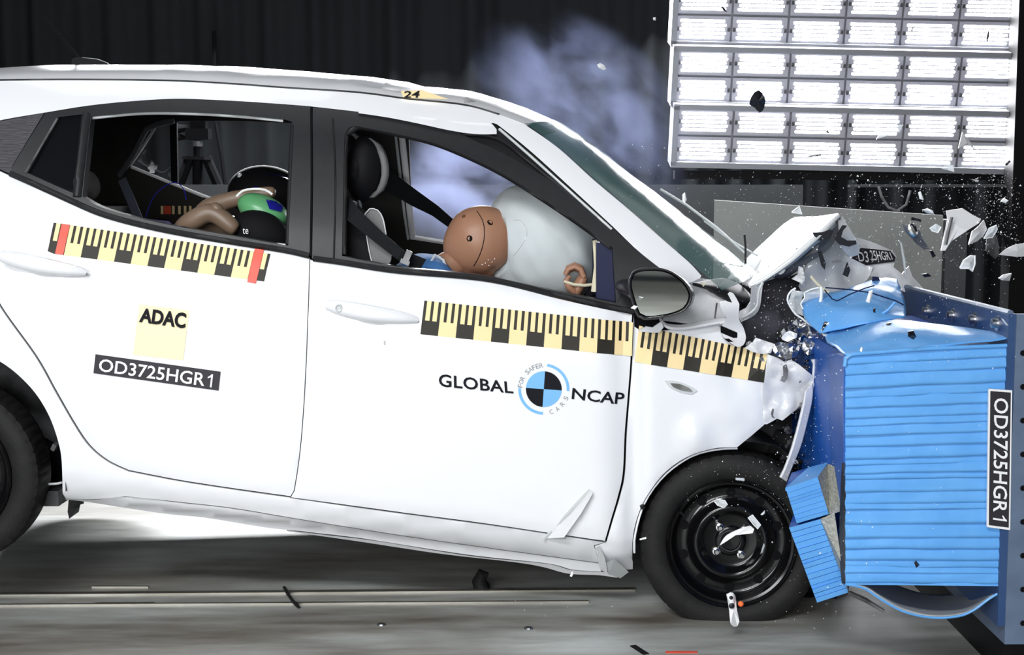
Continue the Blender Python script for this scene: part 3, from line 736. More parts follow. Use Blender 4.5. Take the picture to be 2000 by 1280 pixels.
# ---- handles, lock, marks
def handle(p0, p1, bow, lock):
    root = empty('door_handle', S(*p0)-Vector(car.location), car)
    n = 10; pts = []; rs = []
    for i in range(n+1):
        t = i/n; x = lerp(p0[0], p1[0], t); y = lerp(p0[1], p1[1], t)+bow*math.sin(math.pi*min(1, t*1.1))*.5
        pts.append(S(x, y, -.026-.016*math.sin(math.pi*t)**.6)); rs.append(.005+.022*(max(0, math.sin(math.pi*(.05+t*.93)**.75)))**.55)
    MB().tube(pts, rs, 12).build('grip', 'white_paint', root, smooth=70)
    cup = []
    cx, cy = lerp(p0[0], p1[0], .48), lerp(p0[1], p1[1], .48)-2
    v = []; f = []; rings = 5; m = 28
    sl = (p1[1]-p0[1])/(p1[0]-p0[0])
    for r in range(rings):
        k = 1-r/(rings-1)
        for j in range(m):
            a = 2*math.pi*j/m; x = cx+52*k*math.cos(a); y = cy+26*k*math.sin(a)+sl*52*k*math.cos(a)
            v.append(S(x, y, -.0012+.0*r)+Vector((0, -.004*math.sin(math.pi*r/(rings-1)), 0)))
    for r in range(rings-1):
        for j in range(m): f.append((r*m+j, r*m+(j+1) % m, (r+1)*m+(j+1) % m, (r+1)*m+j))
    obj('handle_recess', v, f, 'white_paint', root, smooth=True)
    if lock:
        q = S(p0[0]+22, p0[1]+6, -.060)
        MB().lathe([(.0005, .002), (.004, .002), (.005, .0005), (.0105, .003), (.0115, 0)], Matrix.Translation(q) @ Matrix.Rotation(math.pi/2, 4, 'X'), 20).build('lock', 'sheet_grey', root, smooth=50)
handle((2, 500), (168, 533), 6, False)
handle((640, 596), (816, 625), 6, True)
MB().tube([S(751, 666, -.001), S(751, 674, -.001)], .0028, 8).build('paint_chip', 'sheet_grey', car)

# ---- aerial on the roof
ab = P(180, 131, .80)
ant = empty('roof_aerial', ab-Vector(car.location), car)
def AP(x, y, d=0): return P(x, y, .80+d)
bs = MB()
for d in (-.022, .022): pass
prof_ = [(138, 133), (141, 115), (150, 111), (165, 113), (190, 116), (207, 122), (220, 131), (220, 134)]
v = [AP(x, y, -.02) for x, y in prof_]+[AP(x, y, .02) for x, y in prof_]; n = len(prof_)
bs.add(v, [tuple(range(n)), tuple(range(2*n-1, n-1, -1))]+[(i, i+n, (i+1) % n+n, (i+1) % n) for i in range(n)])
bs.build('aerial_base', 'black_frame', ant, smooth=50)
MB().tube([AP(151, 114), AP(146, 104), AP(130, 85), AP(78, 22)], [.010, .007, .006, .0045], 8).build('aerial_mast', 'tripod_black', ant)
MB().tube([AP(160, 113), AP(190, 116), AP(209, 123), AP(219, 131)], .0022, 6).build('aerial_trim', 'sheet_grey', ant)
# ------------------------------------------------------------------ stickers on the car
def ruler(name, c, ncell, first_black, fn, out, label, fade=None):
    m = MB(); sub = [0, .17, .42, .58, .83, 1.]; ys = [0, .2, .37, .63, .80, 1.]
    def put(u0, u1, v0, v1, k, lift=0.):
        n = max(1, int((u1-u0)*ncell*2)); 
        for i in range(n):
            a, b = lerp(u0, u1, i/n), lerp(u0, u1, (i+1)/n)
            m.add([fn(*quad(c, x, y))+out*(1+lift) for x, y in ((a, v0), (b, v0), (b, v1), (a, v1))], [(0, 1, 2, 3)], k)
    for i in range(ncell):
        black = (i % 2 == 0) == first_black
        u = lambda t: (i+t)/ncell
        T = .42
        put(u(0), u(1), 0, T, 1 if black else 0)
        if black:
            for a, b, k in ((0, .17, 1), (.17, .42, 0), (.42, .58, 1), (.58, .83, 0), (.83, 1, 1)): put(u(a), u(b), T, 1, k)
        else:
            for a, b, k in ((0, .22, 0), (.22, .39, 1), (.39, .62, 0), (.62, .79, 1), (.79, 1, 0)): put(u(a), u(b), T, 1, k)
    o = m.build(name, ['sticker_yellow', 'sticker_black'], car, label=label); return o
OUT = Vector((0, -.0015, 0))
ruler('scale_strip', [(105, 435), (528.5, 496), (516, 550), (92.5, 494)], 13, True, S, OUT, 'yellow and black measuring strip on the rear door')
ruler('scale_strip', [(829, 587), (1236, 630), (1234, 696), (821, 653)], 12, True, dented, OUT*2.5, 'yellow and black measuring strip on the front door')
ruler('scale_strip', [(1249, 637), (1503, 689), (1490, 746), (1240, 708)], 8, False, wing, OUT*2, 'torn yellow and black measuring strip on the front wing')
def flat(name, pts, fn, m, out, label=None, par=None):
    return panel(name, loop(poly(list(pts)+[pts[0]], 10)), lambda x, y: fn(x, y)+out, m, par or car, grid=12, thick=-.0002, label=label)
flat('red_tape', [(121, 437), (137, 439), (124, 498), (108, 496)], S, 'tape_red', OUT*2, 'red tape across the left end of the rear strip')
flat('red_tape', [(498, 485), (516, 487), (500, 554), (483, 551)], S, 'tape_red', OUT*2, 'red tape across the right end of the rear strip')
flat('square_sticker', [(272, 594), (370, 606), (358, 704), (260, 693)], S, 'square_yellow', OUT, 'pale yellow square sticker')
text_on('sticker_text', 'ADAC', [(276, 601), (365, 611), (362, 642), (272, 629)], S, 'print_black', car, bold=.035, out=OUT*4)
flat('number_plate_sticker', [(187, 692), (431, 726), (427, 763), (183, 729)], S, 'sticker_dark', OUT*2, 'black sticker with a white test number')
def number_glyphs(bold=.012):     # 'OD3725HGR1' with a flagged numeral one
    v, f = text_mesh('OD3725HGR', bold); v = [(a*.935, b) for a, b in v]; k = len(v)
    one = [(.985, 0), (1., 0), (1., 1), (.988, 1), (.975, .86), (.957, .76), (.957, .64), (.985, .76)]
    return v+one, f+[(k, k+1, k+2, k+3, k+4, k+7), (k+4, k+5, k+6, k+7)]
nv, nf = number_glyphs()
obj('sticker_text', [S(*quad([(196, 700), (417, 731), (414, 756.5), (193, 725)], a, b))+OUT*4 for a, b in nv], nf, 'sticker_white', car)
text_on('logo_text', 'GLOBAL', [(857, 730), (1001, 746), (1003, 769), (857, 755)], dented, 'print_black', car, bold=.018, space=1.05, out=OUT*2)
text_on('logo_text', 'NCAP', [(1118, 757), (1221, 768), (1218, 791), (1116, 779)], dented, 'print_black', car, bold=.018, out=OUT*2)
def logo():
    cx, cy, r, tl = 1062, 760, 35, math.radians(4)
    root = empty('round_logo', dented(cx, cy)-Vector(car.location), car); root['label'] = 'round blue and black target logo'
    def pt(rad, a): return dented(cx+rad*math.cos(a), cy+rad*math.sin(a))+OUT     # a clockwise from +x
    for k in range(4):
        a0 = tl+k*math.pi/2; pts = [dented(cx, cy)+OUT]+[pt(r, a0+math.pi/2*i/10) for i in range(11)]
        obj('logo_quadrant', pts, [(0, i, i+1) for i in range(1, 11)], 'sticker_blue' if k in (0, 2) else 'print_black', root)
    for a0, a1 in ((-82, 4), (92, 182)):
        v = []; f = []
        for i in range(17):
            a = math.radians(lerp(a0, a1, i/16)); v += [pt(44.5, a), pt(50, a)]
        for i in range(16): f.append((2*i, 2*i+1, 2*i+3, 2*i+2))
        obj('logo_arc', v, f, 'sticker_blue', root)
    def arc_text(body, a0, a1, rad, flip, size):
        n = len(body)
        for i, ch in enumerate(body):
            if ch == ' ': continue
            a = math.radians(lerp(a0, a1, i/(n-1))); v, f = text_mesh(ch)
            ca, sa = math.cos(a), math.sin(a); w = size*(.75 if ch not in 'I' else .2)
            pts = []
            for x, y in v:
                tx = (x-.5)*w; ry = (y-.5)*size
                if flip: R_, T_ = rad-ry, -tx
                else: R_, T_ = rad+ry, tx
                pts.append(dented(cx+R_*ca-T_*sa, cy+R_*sa+T_*ca)+OUT)
            obj('logo_letter', pts, f, 'print_grey', root)
    arc_text('FOR SAFER', -172, -96, 46.5, False, 9)
    arc_text('CARS', 72, 22, 46.5, True, 9)
logo()
# roof sticker near the front edge
flat('roof_mark', [(904, 192), (912, 190), (930, 199), (907, 201)], lambda x, y: S(x, y, -.012), 'engine_grey', OUT)
def roofpt(x, y, Y=.22): return P(x, y, Y)
flat('roof_sticker', [(783, 178), (825, 176), (876, 194), (788, 191)], lambda x, y: S(x, y, -.01), 'sticker_yellow', OUT)
text_on('sticker_text', '24', [(790, 178), (822, 177), (818, 191), (788, 191)], lambda x, y: S(x, y, -.013), 'print_black', car, bold=.02, out=OUT)

# ------------------------------------------------------------------ side repeater lamp on the wing
rp = empty('side_repeater', wing(1328, 757)-Vector(car.location), car)
pts = [(1298, 744), (1315, 744), (1338, 750), (1361, 763), (1352, 769), (1330, 766), (1308, 756)]
panel('lamp_bezel', loop(cr(pts+[pts[0]], 6)), lambda x, y: wing(x, y)+Vector((0, -.006, 0)), 'sheet_grey', rp, grid=8, thick=.01)
pts = [(1308, 748), (1325, 749), (1345, 757), (1352, 764), (1332, 762), (1314, 755)]
panel('lamp_lens', loop(cr(pts+[pts[0]], 6)), lambda x, y: wing(x, y)+Vector((0, -.011, 0)), 'chrome', rp, grid=8, thick=.004)

# ------------------------------------------------------------------ door mirror
def mirror():
    root = empty('door_mirror', P(1290, 575, -.12)-Vector(car.location), car)
    rimpx = cr([(1226, 545), (1232, 531), (1250, 524), (1285, 523), (1312, 530), (1338, 549), (1351, 569), (1352, 585), (1341, 605), (1315, 617), (1280, 624), (1258, 625), (1245, 619), (1234, 590), (1226, 560), (1226, 545)], 8)[:-1]
    c = (1287, 572)
    def at(p, k, d): return P(c[0]+(p[0]-c[0])*k, c[1]+(p[1]-c[1])*k, d)
    # shell: rim ring then bulging away from the viewer toward the front of the car
    v = []; f = []; n = len(rimpx); rings = [(.90, -.150), (.97, -.165), (1.0, -.150), (1.0, -.11), (.93, -.06), (.75, -.02), (.4, 0.0)]
    for k, d in rings:
        for p in rimpx:
            q = at(p, k, d); v.append(q+Vector((.03*max(0, (d+.11))/.11, 0, 0)))
    for i in range(len(rings)-1):
        for j in range(n): f.append((i*n+j, i*n+(j+1) % n, (i+1)*n+(j+1) % n, (i+1)*n+j))
    f.append(tuple((len(rings)-1)*n+j for j in range(n)))
    obj('mirror_housing', v, f, 'mirror_black', root, smooth=True)
    gl = [at(p, .86, -.147) for p in rimpx]
    # the mirror pane is tilted so that it looks back along the floor
    cen = sum(gl, Vector())/len(gl)
    obj('mirror_pane', [p+Vector((0, (p.x-cen.x)*-.16+(p.z-cen.z)*-.03, 0)) for p in gl], [tuple(range(n))], 'mirror_glass', root)
    MB().tube([S(1222, 560, 0), P(1232, 566, -.05), P(1246, 575, -.09)], [.035, .030, .028], 10, flat=.7).build('mirror_arm', 'mirror_black', root, smooth=60)
mirror()
# ================================================================== CABIN
def FS(px, py, off=0.):                       # the point of the far body side seen at a pixel
    Y = 1.6
    for _ in range(8):
        p = P(px, py, Y); Y = WID-side_y(Vector((p.x, 0, p.z)))
    return P(px, py, Y-off)
h1 = loop(cr([(303, 245), (320, 240), (345, 237), (450, 236), (560, 240), (640, 246)]), poly([(640, 246), (640, 447)]), list(reversed(cr([(254, 325), (330, 355), (420, 390), (500, 411), (560, 427), (640, 447)]))), poly([(254, 325), (303, 245)]))
h2 = loop(cr([(798, 258), (880, 272), (950, 305), (1040, 375), (1120, 450), (1150, 490)]), poly([(1150, 490), (1150, 530)]), list(reversed(cr([(806, 464), (870, 474), (1000, 500), (1150, 530)]))), poly([(806, 464), (798, 258)]))
far_out = loop(cr([(-150, 300), (60, 245), (200, 222), (400, 205), (700, 212), (850, 235), (950, 275), (1050, 350), (1150, 440), (1230, 520)]), poly([(1230, 520), (1250, 900), (200, 830), (100, 700), (-150, 660), (-150, 300)]))
panel('far_side_trim', far_out, lambda x, y: FS(x, y, .03), 'door_trim', car, holes=[h1, h2], grid=40, thick=.03)
panel('far_side_skin', far_out, lambda x, y: FS(x, y, -.005), 'white_paint', car, holes=[h1, h2], grid=40, thick=.01)
def ftube(name, pts, r, m, off=.03): return MB().tube([FS(x, y, off) for x, y in cr(pts, 20)], r, 6).build(name, m, car, smooth=60)
ftube('far_sill_trim', [(256, 326), (330, 356), (398, 384)], .007, 'sticker_white')
ftube('far_sill_trim', [(345, 362), (420, 391), (470, 405)], .007, 'sticker_white')
ftube('far_sill_trim', [(806, 464), (870, 474), (960, 492)], .010, 'sticker_white')
ftube('far_pillar_trim', [(772, 258), (780, 330), (790, 420), (797, 468)], .006, 'sheet_grey')
ftube('far_pillar_trim', [(784, 258), (792, 330), (801, 420), (806, 466)], .013, 'sticker_white')
ftube('far_pillar_trim', [(253, 324), (280, 285), (302, 250)], .007, 'sheet_grey')
ftube('far_pillar_trim', [(234, 344), (262, 300), (287, 252), (310, 242), (340, 236)], .012, 'headliner', .06)
panel('far_divider_post', [(331, 236), (345, 236), (347, 362), (334, 357)], lambda x, y: FS(x, y, .02), 'interior_dark', car, grid=0, thick=.02)
panel('far_quarter_window', loop(poly([(304, 246), (331, 239)]), poly([(331, 239), (333, 356)]), poly([(333, 356), (256, 325)]), poly([(256, 325), (304, 246)])), lambda x, y: FS(x, y, .0), 'glass_side', car, grid=0, thick=.003)
# small white pictogram sticker on the far rear pane
pg = empty('pane_sticker', FS(297, 325, .01)-Vector(car.location), car)
def pgp(*pts): obj('sticker_mark', [FS(x, y, .008) for x, y in pts], [tuple(range(len(pts)))], 'sticker_white', pg)
pgp((293, 323), (301, 323), (302, 338), (292, 338)); pgp((288, 327), (293, 325), (293, 331), (290, 331)); pgp((301, 325), (307, 326), (306, 331), (301, 331))
pgp((293, 321), (297, 317), (301, 321)); pgp((290, 326), (304, 326), (304, 329), (290, 329))
# far measuring strip glimpsed inside
for i, x in enumerate((314, 336, 348, 359, 369)):
    obj('far_strip_mark', [FS(a, b, .036) for a, b in ((x, 402), (x+5, 403), (x+5, 419), (x, 418))], [(0, 1, 2, 3)], 'sticker_yellow', car)
obj('far_strip_mark', [FS(a, b, .036) for a, b in ((320, 402), (334, 403), (334, 419), (320, 418))], [(0, 1, 2, 3)], 'tape_red', car)
# rear bulkhead and parcel shelf close the cabin behind
fan_box('parcel_shelf', [(-420, 400), (60, 420), (60, 440), (-420, 430)], .15, 1.5, 'interior_dark')
fan_box('tailgate', [(-420, 300), (-340, 190), (-320, 200), (-395, 310), (-440, 480), (-460, 500)], .3, 1.4, 'white_paint')
fan_box('rear_bench', [(60, 640), (90, 480), (120, 452), (150, 455), (170, 500), (200, 620), (420, 650), (420, 720), (60, 700)], .2, 1.48, 'interior_dark')
hr = MB(); hr.ball(P(170, 362, .32), (.035, .10, .05), Matrix.Rotation(-.2, 3, 'Y'), 14, 10); hr.build('rear_headrest', 'seat_grey', car, smooth=60)
# grey rear belts and violet cloth
def ribbon(name, pts, w, m, par, up=Vector((0, 0, 1))):
    pts = [Vector(p) for p in pts]; v = []; f = []
    for i, p in enumerate(pts):
        t = (pts[min(i+1, len(pts)-1)]-pts[max(i-1, 0)]).normalized(); s = t.cross(Vector((0, 1, 0))).normalized()
        ww = w[i] if isinstance(w, (list, tuple)) else w
        v += [p-s*ww/2, p+s*ww/2, p+s*ww/2+Vector((0, .003, 0)), p-s*ww/2+Vector((0, .003, 0))]
    for i in range(len(pts)-1):
        for a in range(4): f.append((4*i+a, 4*i+(a+1) % 4, 4*i+4+(a+1) % 4, 4*i+4+a))
    f += [(0, 3, 2, 1), tuple(4*(len(pts)-1)+a for a in range(4))]
    return obj(name, v, f, m, par)
ribbon('rear_belt', [P(238, 350, .5), P(255, 390, .45), P(272, 432, .4)], .03, 'rear_belt', car)
# ---- front seats
def seat(Y, dx, dy, name):
    root = empty('front_seat', P(720+dx, 520+dy, Y)-Vector(car.location), car)
    root['label'] = name
    q = lambda x, y, d=0.: P(x+dx, y+dy, Y+d)
    hd = MB(); M = Matrix.Rotation(math.radians(4), 3, 'Y')
    hd.ball(q(712, 330), (.062, .15, .115), M, 20, 14); hd.build('headrest', 'seat_black', root, smooth=70)
    MB().ball(q(702, 332, -.012), (.040, .148, .075), M, 16, 10).build('headrest_panel', 'seat_grey' if 0 else 'seat_black', root, smooth=70)
    # grey rear shell of the headrest
    v = []; f = []
    for j in range(9):
        for i, (x, y) in enumerate(cr([(727, 270), (745, 283), (757, 310), (760, 342), (750, 372), (733, 386)], 12)):
            v.append(q(x-abs(j-4)*.8, y, lerp(-.06, .12, j/8)))
    n = len(cr([(727, 270), (745, 283), (757, 310), (760, 342), (750, 372), (733, 386)], 12))
    v2 = v+[p+Vector((-.02, 0, 0)) for p in v]
    for j in range(8):
        for i in range(n-1): f.append((j*n+i, j*n+i+1, (j+1)*n+i+1, (j+1)*n+i))
    k = len(v); f += [tuple(a+k for a in t[::-1]) for t in f]
    for i in range(n-1): f.append((i, i+k, i+1+k, i+1))
    obj('headrest_shell', v2, f, 'seat_grey', root, smooth=True)
    for d in (-.05, .06): MB().tube([q(700, 385, d), q(704, 410, d)], .007, 8).build('headrest_post', 'chrome', root)
    bl = [(640, 700), (650, 520), (668, 420), (684, 400), (702, 402), (722, 420), (735, 460), (745, 520), (770, 690)]
    bl = cr(bl, 25); n = len(bl); v = []; f = []
    for d, k in ((-.24, .90), (-.22, 1.0), (-.1, .96), (.1, .96), (.22, 1.0), (.24, .9)):
        for x, y in bl:
            cx, cy = 700, 560; v.append(q(cx+(x-cx)*k, cy+(y-cy)*k, d))
    for j in range(5):
        for i in range(n): f.append((j*n+i, j*n+(i+1) % n, (j+1)*n+(i+1) % n, (j+1)*n+i))
    f += [tuple(range(n-1, -1, -1)), tuple(range(5*n, 6*n))]
    obj('backrest', v, f, 'seat_black', root, smooth=True)
    # grey bolster with pale piping, facing us
    bo = loop(cr([(714, 415), (722, 408), (738, 412), (748, 428), (753, 455), (757, 480), (764, 500), (757, 520), (730, 520), (722, 490), (716, 450), (714, 415)], 8))
    panel('bolster', bo, lambda x, y: q(x, y, -.255), 'seat_grey', root, grid=10, thick=.03)
    MB().tube([q(x, y, -.26) for x, y in cr([(728, 518), (721, 490), (715, 452), (713, 418), (722, 408), (738, 411), (748, 428), (754, 458)], 8)], .002, 6).build('piping', 'torn_white', root)
    fan = [q(640, 700), q(900, 690), q(910, 740), q(650, 790)]
    MB().add([p+Vector((0, s_, 0)) for s_ in (-.24, .24) for p in fan], [(3, 2, 1, 0), (4, 5, 6, 7), (0, 1, 5, 4), (1, 2, 6, 5), (2, 3, 7, 6), (3, 0, 4, 7)]).build('cushion', 'seat_black', root)
    return root
seat(.45, 0, 0, 'near front seat with black headrest')
seat(1.22, -40, -15, 'far front seat behind the driver')
# ---- belts
bt = ribbon('driver_belt', [S(672, 392, .06), P(690, 420, .12), P(740, 464, .15), P(782, 498, .17), P(825, 520, .2)], [.045, .05, .04, .036, .05], 'belt', car)
MB().box(P(795, 503, .15), (.02, .012, .045), Matrix.Rotation(.4, 3, 'Y')).box(P(791, 512, .145), (.03, .012, .014), Matrix.Rotation(.4, 3, 'Y')).build('belt_clip', 'engine_grey', car)
ribbon('passenger_belt', [P(735, 330, 1.42), P(765, 358, 1.38), P(810, 388, 1.3), P(850, 412, 1.22), P(885, 440, 1.15), P(930, 480, 1.1)], [.075, .075, .062, .045, .035, .03], 'belt', car)
# ---- dashboard, steering wheel, airbag
fan_box('dashboard', [(1165, 474), (1215, 470), (1310, 545), (1330, 640), (1300, 760), (1190, 760), (1165, 640)], .14, 1.52, 'navy')
MB().tube([P(1163, 470, .2), P(1166, 520, .19), P(1160, 570, .19)], .010, 8).build('dash_edge', 'cream', car)
sw = MB(); cc = P(1135, 590, .45); M = Matrix.Translation(cc) @ Matrix.Rotation(math.radians(-62), 4, 'Y')
sw.tube([M @ Vector((.18*math.cos(t*math.pi/16), .18*math.sin(t*math.pi/16), 0)) for t in range(33)], .015, 8).tube([cc, cc+Vector((.16, 0, -.06))], .03, 8)
for k in range(3):
    a = math.pi/2*k+math.pi/2; sw.tube([cc, M @ Vector((.175*math.cos(a), .175*math.sin(a), 0))], .014, 6)
sw.build('steering_wheel', 'interior_dark', car, smooth=60)
def airbag():
    v = []; f = []; n, m = 64, 36; c = P(1062, 480, .56); base = c
    rz = Vector((.235, .27, .215)); M = Matrix.Rotation(math.radians(-28), 3, 'Y')
    for i in range(m+1):
        th = math.pi*i/m
        for j in range(n):
            ph = 2*math.pi*j/n
            d = Vector((math.sin(th)*math.cos(ph), math.sin(th)*math.sin(ph), math.cos(th)))
            k = 1+.035*noise.noise(d*2.1)+.022*noise.noise(d*5+Vector((3, 1, 2)))
            sg = abs(d.x)**.0
            q = Vector((d.x*rz.x*.90, d.y*rz.y, d.z*rz.z*1.08))*k
            # radial gathers towards the seam
            q *= 1+.014*math.sin(ph*17)*abs(math.sin(th))**8
            q = M @ q
            # the head presses a hollow into it
            hp = P(940, 478, .42)-c; dd = (q-hp).length
            if dd < .13: q += (q-hp).normalized()*(.13-dd)*.8
            if q.z < -.1: q.x += .10*(q.z+.1)
            v.append(c+q)
    for i in range(m):
        for j in range(n): f.append((i*n+j, (i+1)*n+j, (i+1)*n+(j+1) % n, i*n+(j+1) % n))
    o = obj('airbag', v, f, 'airbag', car, smooth=True, label='white inflated driver airbag')
    bv = BVHTree.FromPolygons(v, f); pts = []
    for x, y in cr([(1004, 430), (1016, 431), (1026, 442), (1028, 462), (1014, 486), (1002, 500)], 6):
        o_ = Vector((0, CY, CZ)); d_ = (P(x, y, .4)-o_).normalized(); h_ = bv.ray_cast(o_, d_)
        if h_[0] is not None: pts.append(h_[0]-d_*.001)
    if len(pts) > 2: MB().tube(pts, .0016, 5).build('airbag_seam', 'sheet_grey', o)
    return o
airbag()

# ================================================================== DUMMIES
def skin_body(name, joints, edges, m, parent, root=0, sub=2):
    off = wloc(parent); me = bpy.data.meshes.new(name); me.from_pydata([tuple(Vector(j[0])-off) for j in joints], edges, [])
    o = bpy.data.objects.new(name, me); COL.objects.link(o)
    sk = o.modifiers.new('skin', 'SKIN'); sk.use_smooth_shade = True
    ss = o.modifiers.new('sub', 'SUBSURF'); ss.levels = ss.render_levels = sub
    for i, j in enumerate(joints):
        d = me.skin_vertices[0].data[i]; r = j[1]; d.radius = (r, r) if isinstance(r, (int, float)) else r; d.use_root = (i == root)
    dg = bpy.context.evaluated_depsgraph_get(); dg.update()
    me2 = bpy.data.meshes.new_from_object(o.evaluated_get(dg)); bpy.data.objects.remove(o)
    me2.materials.clear(); me2.materials.append(MATS[m])
    for p in me2.polygons: p.use_smooth = True
    o = bpy.data.objects.new(name, me2); COL.objects.link(o); o.parent = parent; return o
def driver():
    root = empty('crash_test_dummy', P(780, 720, .45)); tag(root, 'adult crash test dummy in the driver seat, brown head in the airbag', 'dummy')
    Y = .45; q = lambda x, y, d=0.: P(x, y, Y+d)
    J = [(q(770, 690), .13), (q(795, 620), .125), (q(828, 566), .125), (q(862, 536), .075), (q(885, 515), .055), (q(905, 500), .05),
         (q(838, 552, -.13), .07), (q(850, 560, -.20), .062), (q(930, 640, -.24), .048), (q(1010, 640, -.22), .044), (q(1100, 592, -.16), .032), (q(1118, 578, -.15), .03),
         (q(838, 552, .13), .07), (q(850, 560, .20), .062), (q(930, 640, .24), .048), (q(1010, 620, .22), .044), (q(1100, 570, .2), .032),
         (q(800, 700, -.10), .09), (q(1010, 690, -.13), .07), (q(1080, 860, -.13), .045), (q(800, 700, .10), .09), (q(1010, 690, .13), .07), (q(1080, 860, .13), .045)]
    E = [(0, 1), (1, 2), (2, 3), (3, 4), (4, 5), (2, 6), (6, 7), (7, 8), (8, 9), (9, 10), (10, 11), (2, 12), (12, 13), (13, 14), (14, 15), (15, 16), (0, 17), (17, 18), (18, 19), (0, 20), (20, 21), (21, 22)]
    skin_body('body', J, E, 'dummy_skin', root)
    # shirt over back and shoulders
    sh = [(q(772, 660), .15), (q(792, 600), .150), (q(822, 560), .148), (q(852, 536), .10), (q(838, 552, -.14), .09), (q(856, 566, -.21), .078), (q(892, 605, -.225), .066), (q(838, 552, .14), .09), (q(856, 566, .21), .078), (q(892, 605, .225), .066)]
    skin_body('shirt', sh, [(0, 1), (1, 2), (2, 3), (2, 4), (4, 5), (5, 6), (2, 7), (7, 8), (8, 9)], 'blue_cloth', root)
    # head: skull, face with brow, nose and chin turned down into the airbag
    c = q(936, 470); hd = MB(); n, m = 40, 30; v = []; f = []
    R_ = Matrix.Rotation(math.radians(62), 3, 'Y')     # local +z (crown) tips forward
    for i in range(m+1):
        th = math.pi*i/m
        for j in range(n):
            ph = 2*math.pi*j/n; d = Vector((math.sin(th)*math.cos(ph), math.sin(th)*math.sin(ph), math.cos(th)))
            r = Vector((d.x*.116, d.y*.096, d.z*.128))
            if d.z < -.2: r.x *= 1-.18*(-d.z-.2); r.y *= 1-.25*(-d.z-.2)
            g = max(0, 1-((d.y/.16)**2+((d.z+.22)/.16)**2)) if d.x > .5 else 0     # nose
            r.x += .026*g
            g = max(0, 1-((d.y/.4)**2+((d.z+.72)/.2)**2)) if d.x > .2 else 0        # chin
            r.x += .022*g
            for sy in (-1, 1):                                                         # eye sockets
                g = max(0, 1-(((d.y-sy*.35)/.17)**2+((d.z+.02)/.12)**2)) if d.x > .5 else 0
                r.x -= .012*g
            g = max(0, 1-((d.y/.3)**2+((d.z+.48)/.06)**2)) if d.x > .4 else 0
            r.x -= .006*g
            v.append(c+R_ @ r)
    for i in range(m):
        for j in range(n): f.append((i*n+j, (i+1)*n+j, (i+1)*n+(j+1) % n, i*n+(j+1) % n))
    obj('head', v, f, 'dummy_skin', root, smooth=True)
    bvh = BVHTree.FromPolygons(v, f)
    def fc(x, y, lift=.0):
        o_ = Vector((0, CY, CZ)); d_ = (P(x, y, .4)-o_).normalized(); h_ = bvh.ray_cast(o_, d_)
        return (h_[0]-d_*lift) if h_[0] is not None else q(x, y)
    MB().tube([fc(x, y)+Vector((0, -.001, 0)) for x, y in cr([(931, 412), (942, 430), (946, 450), (944, 475), (936, 500), (925, 520)], 6)], .0014, 5).build('scalp_seam', 'child_black', root)
    for x, y, r in ((906, 423, .0055), (957, 435, .009), (917, 466, .009)):
        p = fc(x, y); nrm = (p-c).normalized(); Mx = Matrix.Translation(p+nrm*.001) @ nrm.to_track_quat('Z', 'Y').to_matrix().to_4x4()
        MB().lathe([(.0003, -.001), (r*.7, -.001), (r, .0015), (r*1.15, 0)], Mx, 14).build('head_port', 'child_black', root)
    for x, y in ((948, 514), (954, 508), (961, 512), (966, 506), (955, 519), (942, 517)):
        p = fc(x, y); MB().ball(p, .0022, None, 6, 4).build('chalk_dot', 'sticker_white', root)
    # neck collar pieces
    MB().tube([q(836, 522, -.15), q(850, 498, -.15), q(866, 508, -.15), q(872, 526, -.15)], .005, 6).build('neck_bracket', 'sheet_grey', root)
    MB().tube([q(852, 520, -.13), q(864, 522, -.12), q(872, 532, -.12)], [.014, .020, .016], 8).build('shoulder_pad', 'orange_part', root, smooth=60)
    # near hand on the wheel rim: palm, four fingers, thumb
    H = Y-.15
    hq = lambda x, y, d=0.: P(x, y, H+d)
    hand = MB(); hand.tube([hq(1112, 590), hq(1122, 575), hq(1132, 556), hq(1140, 540)], [.024, .030, .034, .028], 12, flat=.6)
    for i, d in enumerate((-.024, -.008, .008, .024)):
        L_ = (0, 3, 2, -3)[i]
        hand.tube([hq(1140, 542, d), hq(1134, 526-L_, d), hq(1122, 521-L_, d), hq(1110, 526-L_, d), hq(1104, 537, d)], [.0105, .010, .0095, .009, .008], 8)
    hand.tube([hq(1122, 570, -.022), hq(1110, 560, -.03), hq(1106, 548, -.026), hq(1112, 540, -.02)], [.012, .011, .010, .008], 8)
    hand.build('hand', 'dummy_skin', root, smooth=60)
    MB().tube([hq(1102, 550, -.03), hq(1120, 556, -.036), hq(1140, 558, -.036), hq(1160, 556, -.02)], .008, 8, flat=.7).build('wrist_tape', 'cream', root, smooth=60)
driver()
